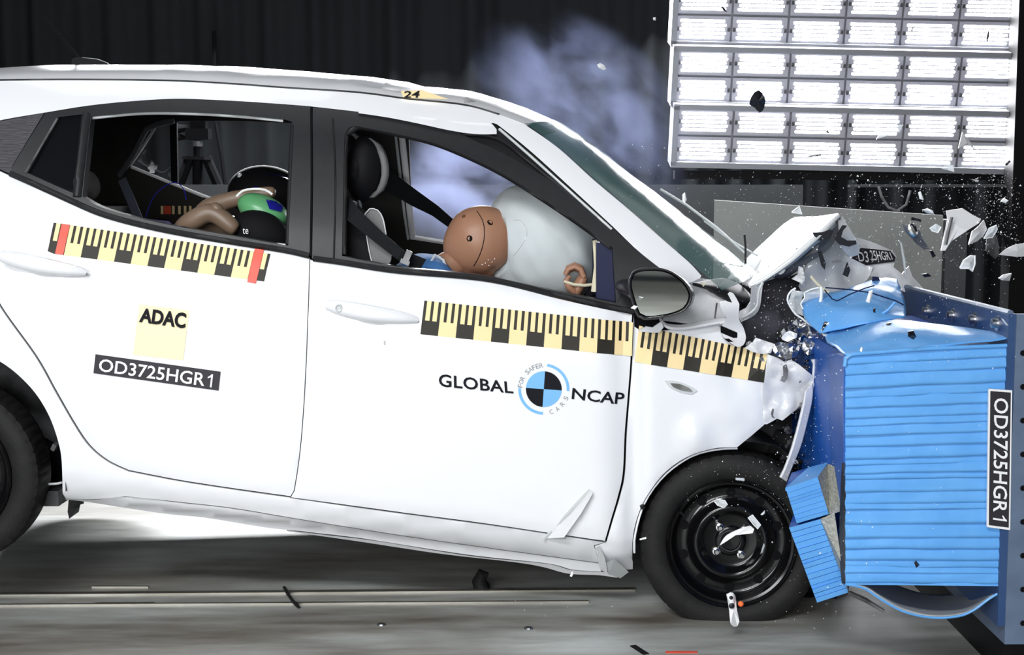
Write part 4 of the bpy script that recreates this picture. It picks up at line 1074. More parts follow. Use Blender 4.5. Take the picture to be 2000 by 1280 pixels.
def child_near():
    root = empty('child_dummy', P(330, 520, .42)); tag(root, 'tan child dummy with green cap and blue patch in the rear seat', 'dummy')
    Y = .42; q = lambda x, y, d=0.: P(x, y, Y+d)
    J = [(q(300, 560), .10), (q(340, 500), .10), (q(390, 470), .095), (q(440, 455), .07), (q(480, 440), .05),
         (q(372, 468, -.10), .055), (q(352, 447, -.13), .042), (q(385, 425, -.15), .038), (q(412, 412, -.15), .036), (q(436, 428, -.16), .033), (q(456, 446, -.16), .029), (q(464, 451, -.16), .022),
         (q(400, 462, .09), .05), (q(396, 408, .06), .036), (q(450, 390, .04), .030), (q(500, 380, .03), .025), (q(540, 374, .02), .020),
         (q(340, 590, -.06), .065), (q(430, 600, -.07), .05), (q(340, 590, .06), .065), (q(430, 600, .07), .05)]
    E = [(0, 1), (1, 2), (2, 3), (3, 4), (2, 5), (5, 6), (6, 7), (7, 8), (8, 9), (9, 10), (10, 11), (2, 12), (12, 13), (13, 14), (14, 15), (15, 16), (0, 17), (17, 18), (0, 19), (19, 20)]
    skin_body('body', J, E, 'child_skin', root)
    MB().ball(q(424, 407, -.158), (.024, .02, .017), Matrix.Rotation(.6, 3, 'Y'), 12, 8).build('elbow_cap', 'child_skin', root, smooth=60)
    skin_body('harness_top', [(q(500, 520), .12), (q(512, 470), .125), (q(528, 440), .10), (q(560, 450), .10)], [(0, 1), (1, 2), (2, 3)], 'child_black', root)
    MB().ball(q(505, 462, -.10), (.105, .06, .085), Matrix.Rotation(.35, 3, 'Y'), 20, 14).build('chest_pad', 'child_black', root, smooth=70)
    c = q(514, 412, -.03); R_ = Matrix.Rotation(math.radians(24), 3, 'Y')
    hb_ = MB().ball(c, (.090, .075, .052), R_, 24, 16); hb_.build('head', 'cap_green', root, smooth=70)
    bv = BVHTree.FromPolygons(hb_.v, hb_.f)
    def fc(x, y):
        o_ = Vector((0, CY, CZ)); d_ = (P(x, y, .4)-o_).normalized(); h_ = bv.ray_cast(o_, d_)
        if h_[0] is None: h_ = bv.find_nearest(P(x, y, Y-.05))
        return h_[0]-d_*.008
    panel('cap_patch', loop(poly([(519, 389), (546, 395), (553, 404), (550, 414), (526, 408), (519, 389)], 5)), fc, 'cap_blue', root, grid=6, thick=.001)
    MB().tube([q(x, y, -.06) for x, y in cr([(462, 384), (474, 373), (495, 369), (518, 371), (532, 380)], 8)], .004, 6).build('head_cable', 'sticker_white', root)
    text_on('shirt_text', 'te', [(474, 446), (485, 446), (485, 457), (474, 457)], lambda x, y: q(x, y, -.172), 'sticker_white', root, out=Vector((0, 0, 0)))
child_near()
def child_far():
    root = empty('child_dummy', P(470, 520, 1.05)); tag(root, 'child dummy with dark blue helmet behind the green capped one', 'dummy')
    Y = 1.05; q = lambda x, y, d=0.: P(x, y, Y+d)
    J = [(q(440, 560), .11), (q(470, 490), .11), (q(500, 440), .10), (q(515, 410), .05), (q(500, 460, -.1), .05), (q(560, 500, -.14), .04), (q(500, 460, .1), .05), (q(560, 500, .14), .04)]
    skin_body('body', J, [(0, 1), (1, 2), (2, 3), (2, 4), (4, 5), (2, 6), (6, 7)], 'child_black', root)
    MB().ball(q(522, 378), (.150, .12, .105), Matrix.Rotation(.15, 3, 'Y'), 28, 18).build('helmet', 'child_black', root, smooth=70)
    v = []; f = []
    for j in range(7):
        for i, (x, y) in enumerate(cr([(474, 348), (495, 338), (520, 334), (545, 337), (568, 346), (585, 358)], 10)):
            v.append(q(x, y+abs(j-3)*2.2, lerp(-.09, .05, j/6)))
    n = len(v)//7
    for j in range(6):
        for i in range(n-1): f.append((j*n+i, j*n+i+1, (j+1)*n+i+1, (j+1)*n+i))
    obj('helmet_crest', v, f, 'cap_blue', root, smooth=True)
    MB().ball(q(470, 345, -.06), .012, None, 10, 8).build('helmet_stud', 'sheet_grey', root, smooth=60)
    for x, y in ((500, 371), (510, 374), (488, 376)): MB().ball(q(x, y, -.115), .014, None, 8, 6).build('helmet_light', 'cap_blue', root, smooth=60)
child_far()
MB().tube([P(x, y, .7) for x, y in cr([(280, 440), (300, 385), (335, 357), (356, 365), (364, 390)], 6)], .0016, 5).build('head_cord', 'cap_blue', car)
flat_c = [(265, 426), (330, 432), (345, 446), (300, 444)]
obj('seat_cloth', [P(x, y, .35) for x, y in flat_c]+[P(x, y+20, .5) for x, y in flat_c], [(0, 1, 2, 3), (4, 5, 6, 7), (0, 1, 5, 4), (1, 2, 6, 5), (2, 3, 7, 6), (3, 0, 4, 7)], 'violet_cloth', car)
# ================================================================== DEFORMABLE BARRIER
YN = -.53
bar = empty('deformable_barrier', P(1815, 1145, -.1)); tag(bar, 'bright blue honeycomb crash barrier with pleated side cladding', 'barrier')
def grid_sheet(name, rows, m, parent, sub=5, crumple=.0, freq=6., thick=.004, seed=0, label=None, kind=None):
    """loft through rows of (px,py,Y) control points, crumpled a little, with real thickness"""
    R3 = [[P(*p) for p in r] for r in rows]
    def crv(pts, k):
        out = []; n = len(pts)
        for i in range(n-1):
            p0, p1, p2, p3 = pts[max(i-1, 0)], pts[i], pts[i+1], pts[min(i+2, n-1)]
            for j in range(k):
                t = j/k; out.append(.5*((2*p1)+(p2-p0)*t+(2*p0-5*p1+4*p2-p3)*t*t+(3*p1-p0-3*p2+p3)*t**3))
        return out+[pts[-1]]
    R4 = [crv(r, sub) for r in R3]; cols = list(zip(*R4)); cols = [crv(list(c), sub) for c in cols]
    n = len(cols); m_ = len(cols[0]); v = []; f = []
    for c in cols:
        for p in c:
            a = 1-2*abs(noise.noise(p*freq+Vector((seed, 0, 0)))); b = noise.noise(p*freq*2.7+Vector((0, seed, 3)))
            v.append(p+Vector((.4*a, -.7*a, .6*a))*crumple+Vector((b, b, b))*crumple*.3)
    for i in range(n-1):
        for j in range(m_-1): f.append((i*m_+j, (i+1)*m_+j, (i+1)*m_+j+1, i*m_+j+1))
    o = obj(name, v, f, m, parent, smooth=True, label=label, kind=kind)
    if thick:
        so = o.modifiers.new('solid', 'SOLIDIFY'); so.thickness = thick; so.offset = 0
    return o
# core block behind the cladding
def prism(name, pts, y0, y1, m, parent):
    a = [P(x, y, y0) for x, y in pts]; b = [Vector((p.x, y1, p.z)) for p in a]; n = len(pts)
    return MB().add(a+b, [tuple(range(n)), tuple(range(2*n-1, n-1, -1))]+[(i, i+n, (i+1) % n+n, (i+1) % n) for i in range(n)]).build(name, m, parent)
prism('honeycomb_core', [(1664, 700), (1976, 680), (1970, 1134), (1662, 1132)], YN+.03, .42, 'barrier_shaded', bar)
# pleated cladding of the near side: each fold a sheet of its own, lapped over the next
def cladding():
    r = random.Random(11); y = 0.; k = 0
    tops = []
    while y < 1.:
        h = r.uniform(.024, .062); tops.append((y, min(1., y+h))); y += h
    for v0, v1 in tops:
        v = []; f = []; nx, ny = 26, 5; s1, s2 = r.uniform(0, 90), r.uniform(.004, .010); amp = r.uniform(.001, .004); tilt = r.uniform(-.003, .003); lap = r.uniform(.003, .010)
        for i in range(nx+1):
            u = i/nx
            for j in range(ny+1):
                t = j/ny; vv = lerp(v0-.004, v1+.006, t)+s2*.6*noise.noise((u*3+s1, 0, 0))*(1 if 0 < v0 and v1 < 1 else .2)
                lx = 1651+2.2*noise.noise((vv*30, 1, 0)); rx = lerp(1982, 1976, vv)
                x = lerp(lx, rx, u); yy = lerp(lerp(692, 674, u), lerp(1140, 1143, u), vv)
                d = -amp*math.sin(math.pi*t)**.7-.003*noise.noise((u*5+s1, t*2, 2))-lap*t**1.5+tilt*(u-.5)*2-.004*noise.noise((u*1.5+s1, 4, 0))
                v.append(P(x, yy, YN+d))
        for i in range(nx):
            for j in range(ny): a = i*(ny+1)+j; f.append((a, a+1, a+ny+2, a+ny+1))
        # close the fold down to the block
        n0 = len(v)
        for i in range(nx+1): v += [v[i*(ny+1)+ny]+Vector((0, .02, 0)), v[i*(ny+1)]+Vector((0, .02, 0))]
        for i in range(nx):
            f.append((i*(ny+1)+ny, n0+2*i, n0+2*i+2, (i+1)*(ny+1)+ny)); f.append((i*(ny+1), (i+1)*(ny+1), n0+2*i+3, n0+2*i+1))
        o = obj('cladding_fold', v, f, 'barrier_blue', bar)
        for i, p in enumerate(o.data.polygons): p.use_smooth = i < nx*ny
cladding()
MB().tube([P(x, y, YN-.006) for x, y in cr([(1650, 716), (1652, 700), (1662, 693), (1720, 688), (1800, 682), (1900, 678), (1976, 675)], 10)], .006, 8).build('cladding_edge', 'barrier_blue', bar, smooth=60)
# front sheet bowed by the impact, its blue darkened for the car nose's shade
grid_sheet('front_sheet', [[(1616, 694, -.18), (1630, 690, -.34), (1651, 694, -.525)], [(1609, 760, -.05), (1628, 755, -.30), (1651, 760, -.525)], [(1605, 830, 0.), (1626, 830, -.28), (1651, 830, -.525)],
                           [(1608, 880, -.05), (1628, 878, -.30), (1650, 880, -.525)], [(1620, 912, -.20), (1634, 925, -.36), (1649, 940, -.525)], [(1638, 1000, -.40), (1644, 1010, -.46), (1649, 1015, -.525)]], 'barrier_shaded', bar, 5, .004, 5)
grid_sheet('dark_slit', [[(1651, 905, -.53), (1645, 905, -.50)], [(1650, 1000, -.53), (1641, 1000, -.49)], [(1650, 1080, -.53), (1640, 1075, -.48)], [(1651, 1142, -.53), (1645, 1140, -.50)]], 'engine_dark', bar, 4, .002, 12)  # black strip standing for the shaded slit beside the bare honeycomb
# crumpled top sheets
grid_sheet('top_sheet', [[(1650, 696, -.535), (1705, 690, -.535), (1765, 685, -.53), (1835, 678, -.53), (1905, 671, -.53), (1983, 661, -.53)],
                         [(1628, 680, -.42), (1684, 664, -.43), (1748, 652, -.42), (1822, 650, -.42), (1900, 654, -.45), (1983, 660, -.5)],
                         [(1614, 668, -.26), (1668, 648, -.28), (1722, 634, -.28), (1790, 634, -.30), (1880, 643, -.35), (1980, 657, -.46)],
                         [(1612, 650, -.16), (1660, 640, -.18), (1712, 628, -.20), (1764, 627, -.20), (1860, 640, -.26), (1976, 655, -.42)]], 'barrier_blue', bar, 6, .007, 7, seed=4)
grid_sheet('crumpled_top_sheet', [[(1600, 652, -.17), (1645, 644, -.22), (1705, 632, -.24), (1764, 624, -.20)], [(1568, 618, -.04), (1630, 604, -.12), (1704, 596, -.14), (1766, 606, -.08)],
                                  [(1566, 592, .04), (1640, 574, .02), (1704, 564, .03), (1760, 578, .04)], [(1586, 580, .16), (1650, 568, .18), (1712, 546, .22), (1748, 552, .20)], [(1600, 590, .3), (1655, 580, .34), (1716, 560, .38), (1750, 566, .36)]], 'barrier_blue', bar, 6, .012, 6, seed=9)
MB().tube([P(x, y, -.15) for x, y in ((1610, 566), (1625, 584), (1635, 588), (1660, 575), (1690, 563), (1708, 558))], .002, 5).build('loose_wire', 'navy', bar)
MB().tube([P(x, y, -.14) for x, y in ((1612, 562), (1660, 566), (1700, 572), (1750, 588), (1765, 596))], .002, 5).build('loose_wire', 'navy', bar)
MB().tube([P(x, y, -.20) for x, y in cr([(1748, 590), (1735, 605), (1718, 616), (1700, 624)], 6)], .004, 6).build('crease_line', 'barrier_blue', bar)
MB().add([P(1704, 540, .12), P(1716, 541, .12), P(1721, 556, .1), P(1710, 562, .1), P(1702, 556, .11)], [(0, 1, 2, 3, 4)]).build('torn_patch', 'navy', bar)
# bumper element: two shoved-out blocks of pleated foil with bare honeycomb ends
def bumper_block(name, c, top, comb, y0, depth, n, seed):
    root = empty('bumper_element', P(*c[0], y0)-Vector(bar.location), bar); root['label'] = name
    A = [P(x, y, y0) for x, y in c]; B = [p+Vector((.075, depth, -.02)) for p in A]
    MB().add(A+B, [(0, 1, 2, 3), (7, 6, 5, 4), (0, 4, 5, 1), (1, 5, 6, 2), (2, 6, 7, 3), (3, 7, 4, 0)]).build('block', 'barrier_shaded', root)
    r = random.Random(seed); cuts = [0]
    for i in range(n): cuts.append(cuts[-1]+r.uniform(.7, 1.3))
    cuts = [x/cuts[-1] for x in cuts]
    for a, b in zip(cuts, cuts[1:]):
        q = lambda u, v, d: P(*quad(c, u, 1-v), y0-d)
        g = .0035; tl = r.uniform(-.002, .003)
        v = [q(0, a, 0), q(1, a, 0), q(1, b, 0), q(0, b, 0), q(.004, a+g, .007+tl), q(.997, a+g, .007), q(.997, b-g, .004), q(.004, b-g, .004+tl)]
        MB().add(v, [(4, 5, 6, 7), (0, 1, 5, 4), (1, 2, 6, 5), (2, 3, 7, 6), (3, 0, 4, 7)]).build('foil_fold', 'barrier_blue', root)
    if top: 
        T = [P(*p, y0) for p in top[:2]]+[P(*p, y0+.22) for p in top[2:]]
        MB().add(T+[t-Vector((0, 0, .01)) for t in T], [(0, 1, 2, 3), (0, 4, 5, 1), (1, 5, 6, 2), (2, 6, 7, 3), (3, 7, 4, 0)]).build('top_foil', 'barrier_blue', root)
    MB().add([P(*p[:2], p[2]) for p in comb], [tuple(range(len(comb)))] if len(comb) < 5 else [(0, 1, 4), (1, 2, 3, 4)]).build('bare_honeycomb', 'honeycomb', root)
bumper_block('upper shoved-out bumper block', [(1534, 953), (1597, 932), (1619, 1005), (1556, 1023)], [(1534, 953), (1597, 932), (1618, 903), (1578, 914)],
             [(1597, 932, -.40), (1617, 906, -.25), (1646, 918, -.40), (1640, 1000, -.46), (1619, 1006, -.40)], -.40, .3, 8, 2)
bumper_block('lower shoved-out bumper block', [(1541, 1031), (1602, 1014), (1657, 1158), (1596, 1178)], None,
             [(1602, 1014, -.40), (1630, 1002, -.44), (1644, 1100, -.50), (1657, 1158, -.42)], -.40, .3, 15, 5)
# sheet hanging below and strut
hang = [(1652, 1142), (1668, 1144), (1692, 1152), (1722, 1172), (1765, 1195), (1820, 1207), (1872, 1204), (1902, 1192), (1932, 1170), (1966, 1150)]
grid_sheet('hanging_sheet', [[(x, y, d) for x, y in hang] if 0 else [(x, y+dy, YN+d) for x, y in hang] for d, dy in ((0, 0), (.25, -24), (.5, -44))], 'sheet_grey', bar, 4, .004, 4, thick=.003)
MB().tube([P(x, y, YN-.002) for x, y in cr(hang, 10)], .0035, 6).build('sheet_edge', 'barrier_blue', bar)
MB().tube([P(1658, 1158, -.45), P(1690, 1172, -.47), P(1726, 1194, -.48)], [.012, .012, .009], 8, flat=.5).build('strut', 'engine_grey', bar)
# number label turned by 90 degrees
lab = [(1931, 760), (1977, 763), (1973, 1036), (1928, 1030)]
lf = lambda x, y: P(x, y, YN-.022)
obj('number_label', [lf(*p) for p in lab]+[lf(*p)+Vector((0, .008, 0)) for p in lab], [(0, 1, 2, 3), (0, 4, 5, 1), (1, 5, 6, 2), (2, 6, 7, 3), (3, 7, 4, 0)], 'sticker_white', bar)
lb2 = [(1934, 764), (1974, 767), (1970, 1031), (1931, 1026)]
obj('label_field', [lf(*p)+Vector((0, -.001, 0)) for p in lb2], [(0, 1, 2, 3)], 'sticker_dark', bar)
tv, tf = number_glyphs()
c = [(1969, 779), (1966, 1019), (1939, 1015), (1941, 777)]        # text runs downwards, letter tops to the right
obj('label_text', [lf(*quad(c, a, b))+Vector((0, -.002, 0)) for a, b in tv], tf, 'sticker_white', bar)

# ---- steel mounting rig with bolted backing plate
rig = empty('barrier_mount', P(2040, 1200, .2)); tag(rig, 'dark blue bolted steel mounting plate holding the barrier', 'mounting plate')
pn = P(1986, 614, YN-.02); xf = P(1986, 614, YN-.02).x; zt = pn.z; zb = P(2000, 1259, YN-.02).z
MB().add(bxv(xf, xf+.16, YN, .95, zb, zt-.10), BF).build('mount_block', 'plate_edge', rig)
MB().add(bxv(xf, xf+.16, YN-.02, YN, zb, zt), BF).build('mount_side', 'plate_edge', rig)
MB().add([(xf-.02, YN-.015, zb+.05), (xf+.002, YN-.015, zb+.05), (xf+.002, .93, zb+.05), (xf-.02, .93, zb+.05), (xf-.02, YN-.015, zt), (xf+.002, YN-.015, zt), (xf+.002, .93, zt-.02), (xf-.02, .93, zt-.02)], BF).build('backing_plate', 'barrier_plate', rig)
MB().tube([(xf-.014, YN-.01, zt+.002), (xf-.014, .93, zt-.018)], .009, 8).build('plate_rim', 'plate_edge', rig)
for x, y, d in ((1950, 632, -.46), (1898, 624, -.26), (1852, 616, -.05), (1800, 608, .22)):
    zz = P(x, y, d).z; q = Matrix.Translation((xf-.02, d, zz)) @ Matrix.Rotation(-math.pi/2, 4, 'Y')
    MB().lathe([(.022, 0), (.022, .004), (.013, .005), (.013, .018), (.007, .020), (.0005, .020)], q, 12).build('bolt', 'steel', rig, smooth=40)
for i in range(9):
    for x in (1998, 2030):
        q = P(x, 690+i*66+(20 if x > 2000 else 0), YN-.0215)
        MB().lathe([(.0003, .0012), (.006, .0012), (.008, .0)], Matrix.Translation(q) @ Matrix.Rotation(math.pi/2, 4, 'X'), 10).build('bolt_hole', 'dark_gap', rig)
o = MB().add(bxv(xf+.02, xf+.15, YN+.05, .9, 0, zb), BF).build('mount_foot', 'black_frame', rig)
# ================================================================== THE WRECKED FRONT OF THE CAR
def crush(base, gx=0., gy=0., amp=.03, freq=.02, seed=0., ox=1500, oy=600):
    def fn(x, y):
        n = noise.noise((x*freq+seed, y*freq, seed)); r = 1-2*abs(noise.noise((x*freq*1.7, y*freq*1.7+seed, 5.)))
        return P(x, y, base+gx*(x-ox)+gy*(y-oy)+amp*(n*.9+r*.15))
    return fn
# -- bonnet, rear half: rises to the fold
def gsheet(name, rows, m, **k): return grid_sheet(name, rows, m, car, **k)
gsheet('bonnet_rear_half', [[(1463, 560, .12), (1500, 541, .11), (1545, 508, .11), (1590, 468, .13), (1622, 437, .16), (1640, 421, .20)],
                            [(1450, 558, .50), (1483, 528, .50), (1530, 485, .48), (1575, 448, .48), (1612, 428, .5), (1636, 421, .5)],
                            [(1436, 553, 1.0), (1468, 516, 1.0), (1512, 470, 1.0), (1556, 434, 1.0), (1600, 426, 1.0), (1634, 421, .9)],
                            [(1421, 548, 1.5), (1456, 511, 1.5), (1500, 469, 1.5), (1546, 431, 1.5), (1590, 427, 1.4), (1632, 421, 1.2)]], 'white_paint', sub=6, crumple=.004, freq=4, thick=.012)
gsheet('bonnet_underside', [[(1640, 424, .2), (1615, 447, .19), (1585, 478, .16), (1545, 512, .14), (1505, 545, .14)], [(1638, 440, .25), (1622, 470, .25), (1598, 492, .24), (1568, 512, .22), (1520, 545, .2)],
                            [(1634, 460, .4), (1620, 482, .4), (1598, 500, .4), (1580, 512, .4), (1540, 540, .4)]], 'engine_grey', sub=5, crumple=.008, freq=9, thick=.006)
gsheet('bonnet_lip', [[(1466, 561, .11), (1500, 543, .10), (1545, 511, .10), (1590, 471, .12), (1630, 434, .17)], [(1480, 556, .13), (1512, 540, .13), (1552, 511, .13), (1594, 476, .15), (1632, 440, .2)]], 'sheet_grey', sub=5, crumple=.003, freq=9, thick=.006)
panel('bonnet_fold', loop(cr([(1636, 421), (1646, 423), (1652, 434), (1668, 460), (1677, 474), (1680, 484), (1676, 498), (1662, 503)]), cr([(1662, 503), (1648, 490), (1640, 470), (1638, 440), (1636, 421)])),
      lambda x, y: P(x, y, .22+.0018*(x-1640)-.05*math.sin((y-420)*.035)), 'white_paint', car, grid=9, back=True, thick=.006)
panel('bonnet_front_half', loop(poly([(1600, 487), (1638, 470)]), cr([(1638, 470), (1656, 500), (1662, 503)]), poly([(1662, 503), (1690, 518), (1705, 522), (1700, 536), (1695, 545), (1680, 560), (1640, 572), (1600, 583), (1576, 590), (1560, 560), (1576, 515), (1600, 487)])),
      crush(.30, .0006, -.0006, .06, .016, 3.), 'white_paint', car, grid=9, back=True, thick=.006)
panel('bonnet_nose', loop(cr([(1668, 462), (1700, 472), (1725, 482), (1746, 493), (1751, 502), (1748, 512)]), poly([(1748, 512), (1745, 522), (1762, 535), (1775, 520), (1782, 540), (1800, 560), (1818, 582), (1790, 582), (1745, 560), (1720, 545), (1700, 540), (1702, 522), (1690, 518), (1661, 504)]), cr([(1661, 504), (1676, 496), (1681, 482), (1668, 462)])),
      crush(.50, .0012, -.001, .035, .02, 8., 1700, 500), 'white_paint', car, grid=9, back=True, thick=.006)
nose = crush(.50, .0012, -.001, .035, .02, 8., 1700, 500); nout = Vector((0, -.010, 0))
panel('nose_sticker', loop(poly([(1661, 504), (1680, 484), (1738, 490), (1748, 503), (1745, 511), (1690, 518), (1661, 504)], 6)), lambda x, y: nose(x, y)+nout, 'sticker_dark', car, grid=7, thick=.001)
text_on('sticker_text', '25HGR1', [(1696, 488), (1736, 492), (1742, 507), (1700, 509)], nose, 'sticker_white', car, bold=.01, out=nout*1.4)
text_on('sticker_text', 'D3', [(1672, 492), (1692, 490), (1696, 513), (1676, 510)], nose, 'sticker_white', car, bold=.01, out=nout*1.4)
MB().tube([P(1755, 470, .25), P(1760, 476, .25), P(1766, 510, .25), P(1770, 545, .25)], [.003, .007, .009, .006], 8, flat=.5).build('bent_strip', 'sheet_grey', car)
# black tape and scraps stuck to the bonnet
def scrap(name, pts, Y, m, par=None, th=.006, tilt=0.):
    cx = sum(p[0] for p in pts)/len(pts); cy = sum(p[1] for p in pts)/len(pts)
    a = [P(x, y, Y+tilt*(x-cx)) for x, y in pts]; b = [p+Vector((0, th, 0)) for p in a]; n = len(pts)
    return MB().add(a+b, [tuple(range(n)), tuple(range(2*n-1, n-1, -1))]+[(i, i+n, (i+1) % n+n, (i+1) % n) for i in range(n)]).build(name, m, par)
scrap('black_bracket', [(1655, 441), (1646, 440), (1636, 455), (1632, 470), (1640, 478), (1658, 482), (1673, 477), (1672, 470), (1655, 470), (1643, 463), (1647, 450)], .12, 'black_shard', car)
scrap('black_bracket', [(1587, 454), (1606, 454), (1622, 448), (1628, 452), (1622, 466), (1608, 470), (1594, 470)], .13, 'black_shard', car)
scrap('black_bracket', [(1598, 492), (1604, 490), (1613, 515), (1611, 527), (1605, 520)], .2, 'black_shard', car)
scrap('black_bracket', [(1655, 512), (1661, 528), (1656, 542), (1646, 537)], .2, 'black_shard', car)
scrap('black_bracket', [(1625, 511), (1636, 507), (1647, 510), (1636, 514), (1626, 514)], .2, 'engine_grey', car)
scrap('black_bracket', [(1555, 485), (1600, 478), (1596, 492), (1560, 508), (1552, 512)], .17, 'engine_grey', car)
# -- engine bay: dark crumpled bulk, blocks and hoses
gsheet('engine_bay_wall', [[(1425, 560, .50), (1500, 555, .55), (1570, 530, .6), (1640, 520, .7)], [(1430, 640, .42), (1500, 640, .45), (1560, 630, .5), (1640, 640, .5)], [(1440, 740, .40), (1510, 740, .42), (1570, 740, .40), (1640, 740, .42)],
                           [(1440, 840, .40), (1510, 850, .40), (1570, 850, .38), (1640, 860, .4)], [(1440, 960, .42), (1520, 960, .42), (1580, 960, .42), (1650, 960, .42)], [(1440, 1150, .5), (1520, 1150, .5), (1580, 1150, .5), (1650, 1150, .5)]], 'engine_dark', sub=6, crumple=.03, freq=9, thick=.01)
rb = random.Random(5)
for x, y, w, h, d in ((1520, 700, .10, .08, .36), (1560, 760, .08, .14, .30), (1590, 830, .07, .10, .28), (1550, 870, .12, .08, .33), (1600, 720, .06, .10, .3), (1480, 620, .14, .10, .45), (1530, 600, .10, .12, .5), (1580, 910, .08, .05, .3)):
    M = Matrix.Rotation(rb.uniform(-.5, .5), 3, 'Y') @ Matrix.Rotation(rb.uniform(-.5, .5), 3, 'Z')
    MB().box(P(x, y, d), (w, .12, h), M, taper=.8).build('engine_part', rb.choice(['engine_dark', 'engine_dark', 'engine_grey']), car)
for k in range(9):
    x, y = rb.uniform(1500, 1600), rb.uniform(680, 920)
    pts = [P(x+rb.uniform(-30, 30), y+rb.uniform(-35, 35), rb.uniform(.12, .3)) for _ in range(4)]
    pts = [Vector(p) for p in cr([tuple(p) for p in pts], .02)]
    MB().tube(pts, rb.uniform(.004, .010), 6).build('engine_hose', rb.choice(['rubber', 'engine_grey', 'rubber']), car, smooth=60)
# -- cowl, inner wing, brackets
gsheet('cowl_cover', [[(1352, 556, .16), (1385, 550, .3), (1412, 546, .4), (1440, 556, .5)], [(1372, 562, .14), (1392, 562, .16), (1425, 566, .2), (1462, 575, .3)], [(1385, 568, .14), (1405, 582, .14), (1432, 592, .15), (1468, 594, .25)]], 'black_trim', sub=5, crumple=.004, thick=.008)
MB().lathe([(.0004, .003), (.005, .003), (.006, 0)], Matrix.Translation(P(1374, 555, .12)) @ Matrix.Rotation(math.pi/2, 4, 'X'), 12).build('yellow_plug', 'cream', car)
gsheet('inner_wing', [[(1340, 552, .16), (1385, 566, .18), (1415, 584, .17), (1440, 598, .18)], [(1318, 580, .14), (1370, 590, .16), (1410, 604, .15), (1442, 612, .16)], [(1300, 612, .11), (1350, 618, .13), (1400, 618, .13), (1444, 626, .14)], [(1290, 634, .08), (1335, 641, .08), (1390, 634, .08), (1440, 650, .10)]], 'torn_white', sub=6, crumple=.014, freq=9, thick=.006)
gsheet('wing_lip', [[(1288, 622, .04), (1300, 634, .03), (1330, 637, .03), (1380, 629, .02), (1424, 622, .03)], [(1292, 630, .0), (1304, 641, -.015), (1334, 643, -.015), (1384, 635, -.015), (1428, 630, .0)]], 'torn_white', sub=5, crumple=.003, thick=.008)
panel('rail_bracket', loop(cr([(1468, 558), (1482, 552), (1496, 542), (1490, 556), (1487, 580), (1484, 600), (1474, 616), (1448, 629)]), cr([(1448, 629), (1442, 618), (1446, 608), (1458, 602), (1466, 590), (1468, 558)])),
      lambda x, y: P(x, y, .10-.02*math.sin((x-1440)*.1)), 'torn_white', car, grid=7, back=True, thick=.012)
MB().tube([P(x, y, .075) for x, y in cr([(1490, 552), (1482, 570), (1479, 596), (1468, 610), (1448, 622)], 6)], .0045, 6).build('bracket_rib', 'sheet_grey', car)
slot = [(1410, 640), (1414, 639), (1434, 650), (1439, 657), (1437, 660), (1411, 646)]
slot2 = [(1414, 662), (1424, 662), (1432, 668), (1422, 668)]
panel('hinge_plate', loop(cr([(1422, 575), (1426, 571), (1432, 573), (1440, 586), (1444, 594), (1443, 622), (1452, 640), (1457, 660), (1452, 674), (1440, 678), (1424, 668), (1411, 655), (1408, 640), (1414, 630), (1420, 622), (1410, 608), (1406, 592), (1418, 588), (1430, 592), (1422, 575)], 6)),
      lambda x, y: P(x, y, -.02-.02*math.sin((y-570)*.06)), 'torn_white', car, holes=[slot], grid=7, back=True, thick=.010)
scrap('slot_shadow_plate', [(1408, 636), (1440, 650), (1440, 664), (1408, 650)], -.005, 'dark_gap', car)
scrap('slot_mark', slot2, -.05, 'dark_gap', car, .004)
MB().tube([P(x, y, .0) for x, y in cr([(1421, 610), (1424, 615), (1429, 612), (1432, 608)], 4)], .0025, 6).build('hinge_clip', 'engine_grey', car)
MB().tube([P(1400, 592, .05), P(1398, 608, .05), P(1396, 622, .05)], .003, 6).build('rod', 'engine_grey', car)
panel('mirror_foot', loop(poly([(1247, 646), (1262, 638), (1275, 640), (1292, 628), (1296, 640), (1288, 650), (1272, 650), (1250, 648)], 6)), lambda x, y: P(x, y, -.03), 'torn_white', car, grid=7, back=True, thick=.012)
panel('wing_tip', loop(poly([(1455, 680), (1470, 670), (1476, 660), (1512, 672), (1506, 690), (1490, 692), (1470, 688)], 6)), crush(.0, 0, 0, .02, .05, 2.), 'torn_white', car, grid=7, back=True, thick=.008)
panel('crushed_bumper_side', loop(poly([(1499, 692), (1520, 700), (1532, 707), (1545, 703), (1560, 712), (1586, 733), (1591, 752), (1586, 765), (1570, 772), (1566, 790), (1556, 800), (1543, 810), (1528, 822), (1518, 818), (1498, 829), (1489, 829), (1487, 800), (1492, 750)], 6)), crush(.0, 0, 0, .04, .02, 6.), 'torn_white', car, grid=7, back=True, thick=.006)
gsheet('bumper_strip', [[(1586, 748, .0), (1586, 775, -.01), (1578, 815, -.02), (1564, 868, -.03), (1546, 912, -.04), (1535, 941, -.04)], [(1572, 764, -.02), (1568, 792, -.035), (1557, 838, -.045), (1545, 880, -.055), (1532, 915, -.06), (1523, 933, -.06)]], 'torn_white', sub=6, crumple=.001, thick=.008)
MB().tube([P(1589, 702, .0), P(1590, 712, .0), P(1588, 740, .0), P(1586, 764, .0)], [.009, .004, .004, .004], 8).build('thin_rod', 'torn_white', car)
# dark scratches on the crushed bumper side
scrap('scrape', [(1529, 716), (1536, 712), (1540, 724), (1538, 740), (1532, 748), (1524, 744), (1530, 730)], -.05, 'engine_grey', car, .003)
scrap('scrape', [(1509, 798), (1512, 800), (1510, 812), (1514, 818), (1508, 816), (1506, 808)], -.04, 'engine_grey', car, .003)
scrap('scrape', [(1561, 745), (1565, 744), (1565, 748), (1561, 749)], -.05, 'engine_grey', car, .003)
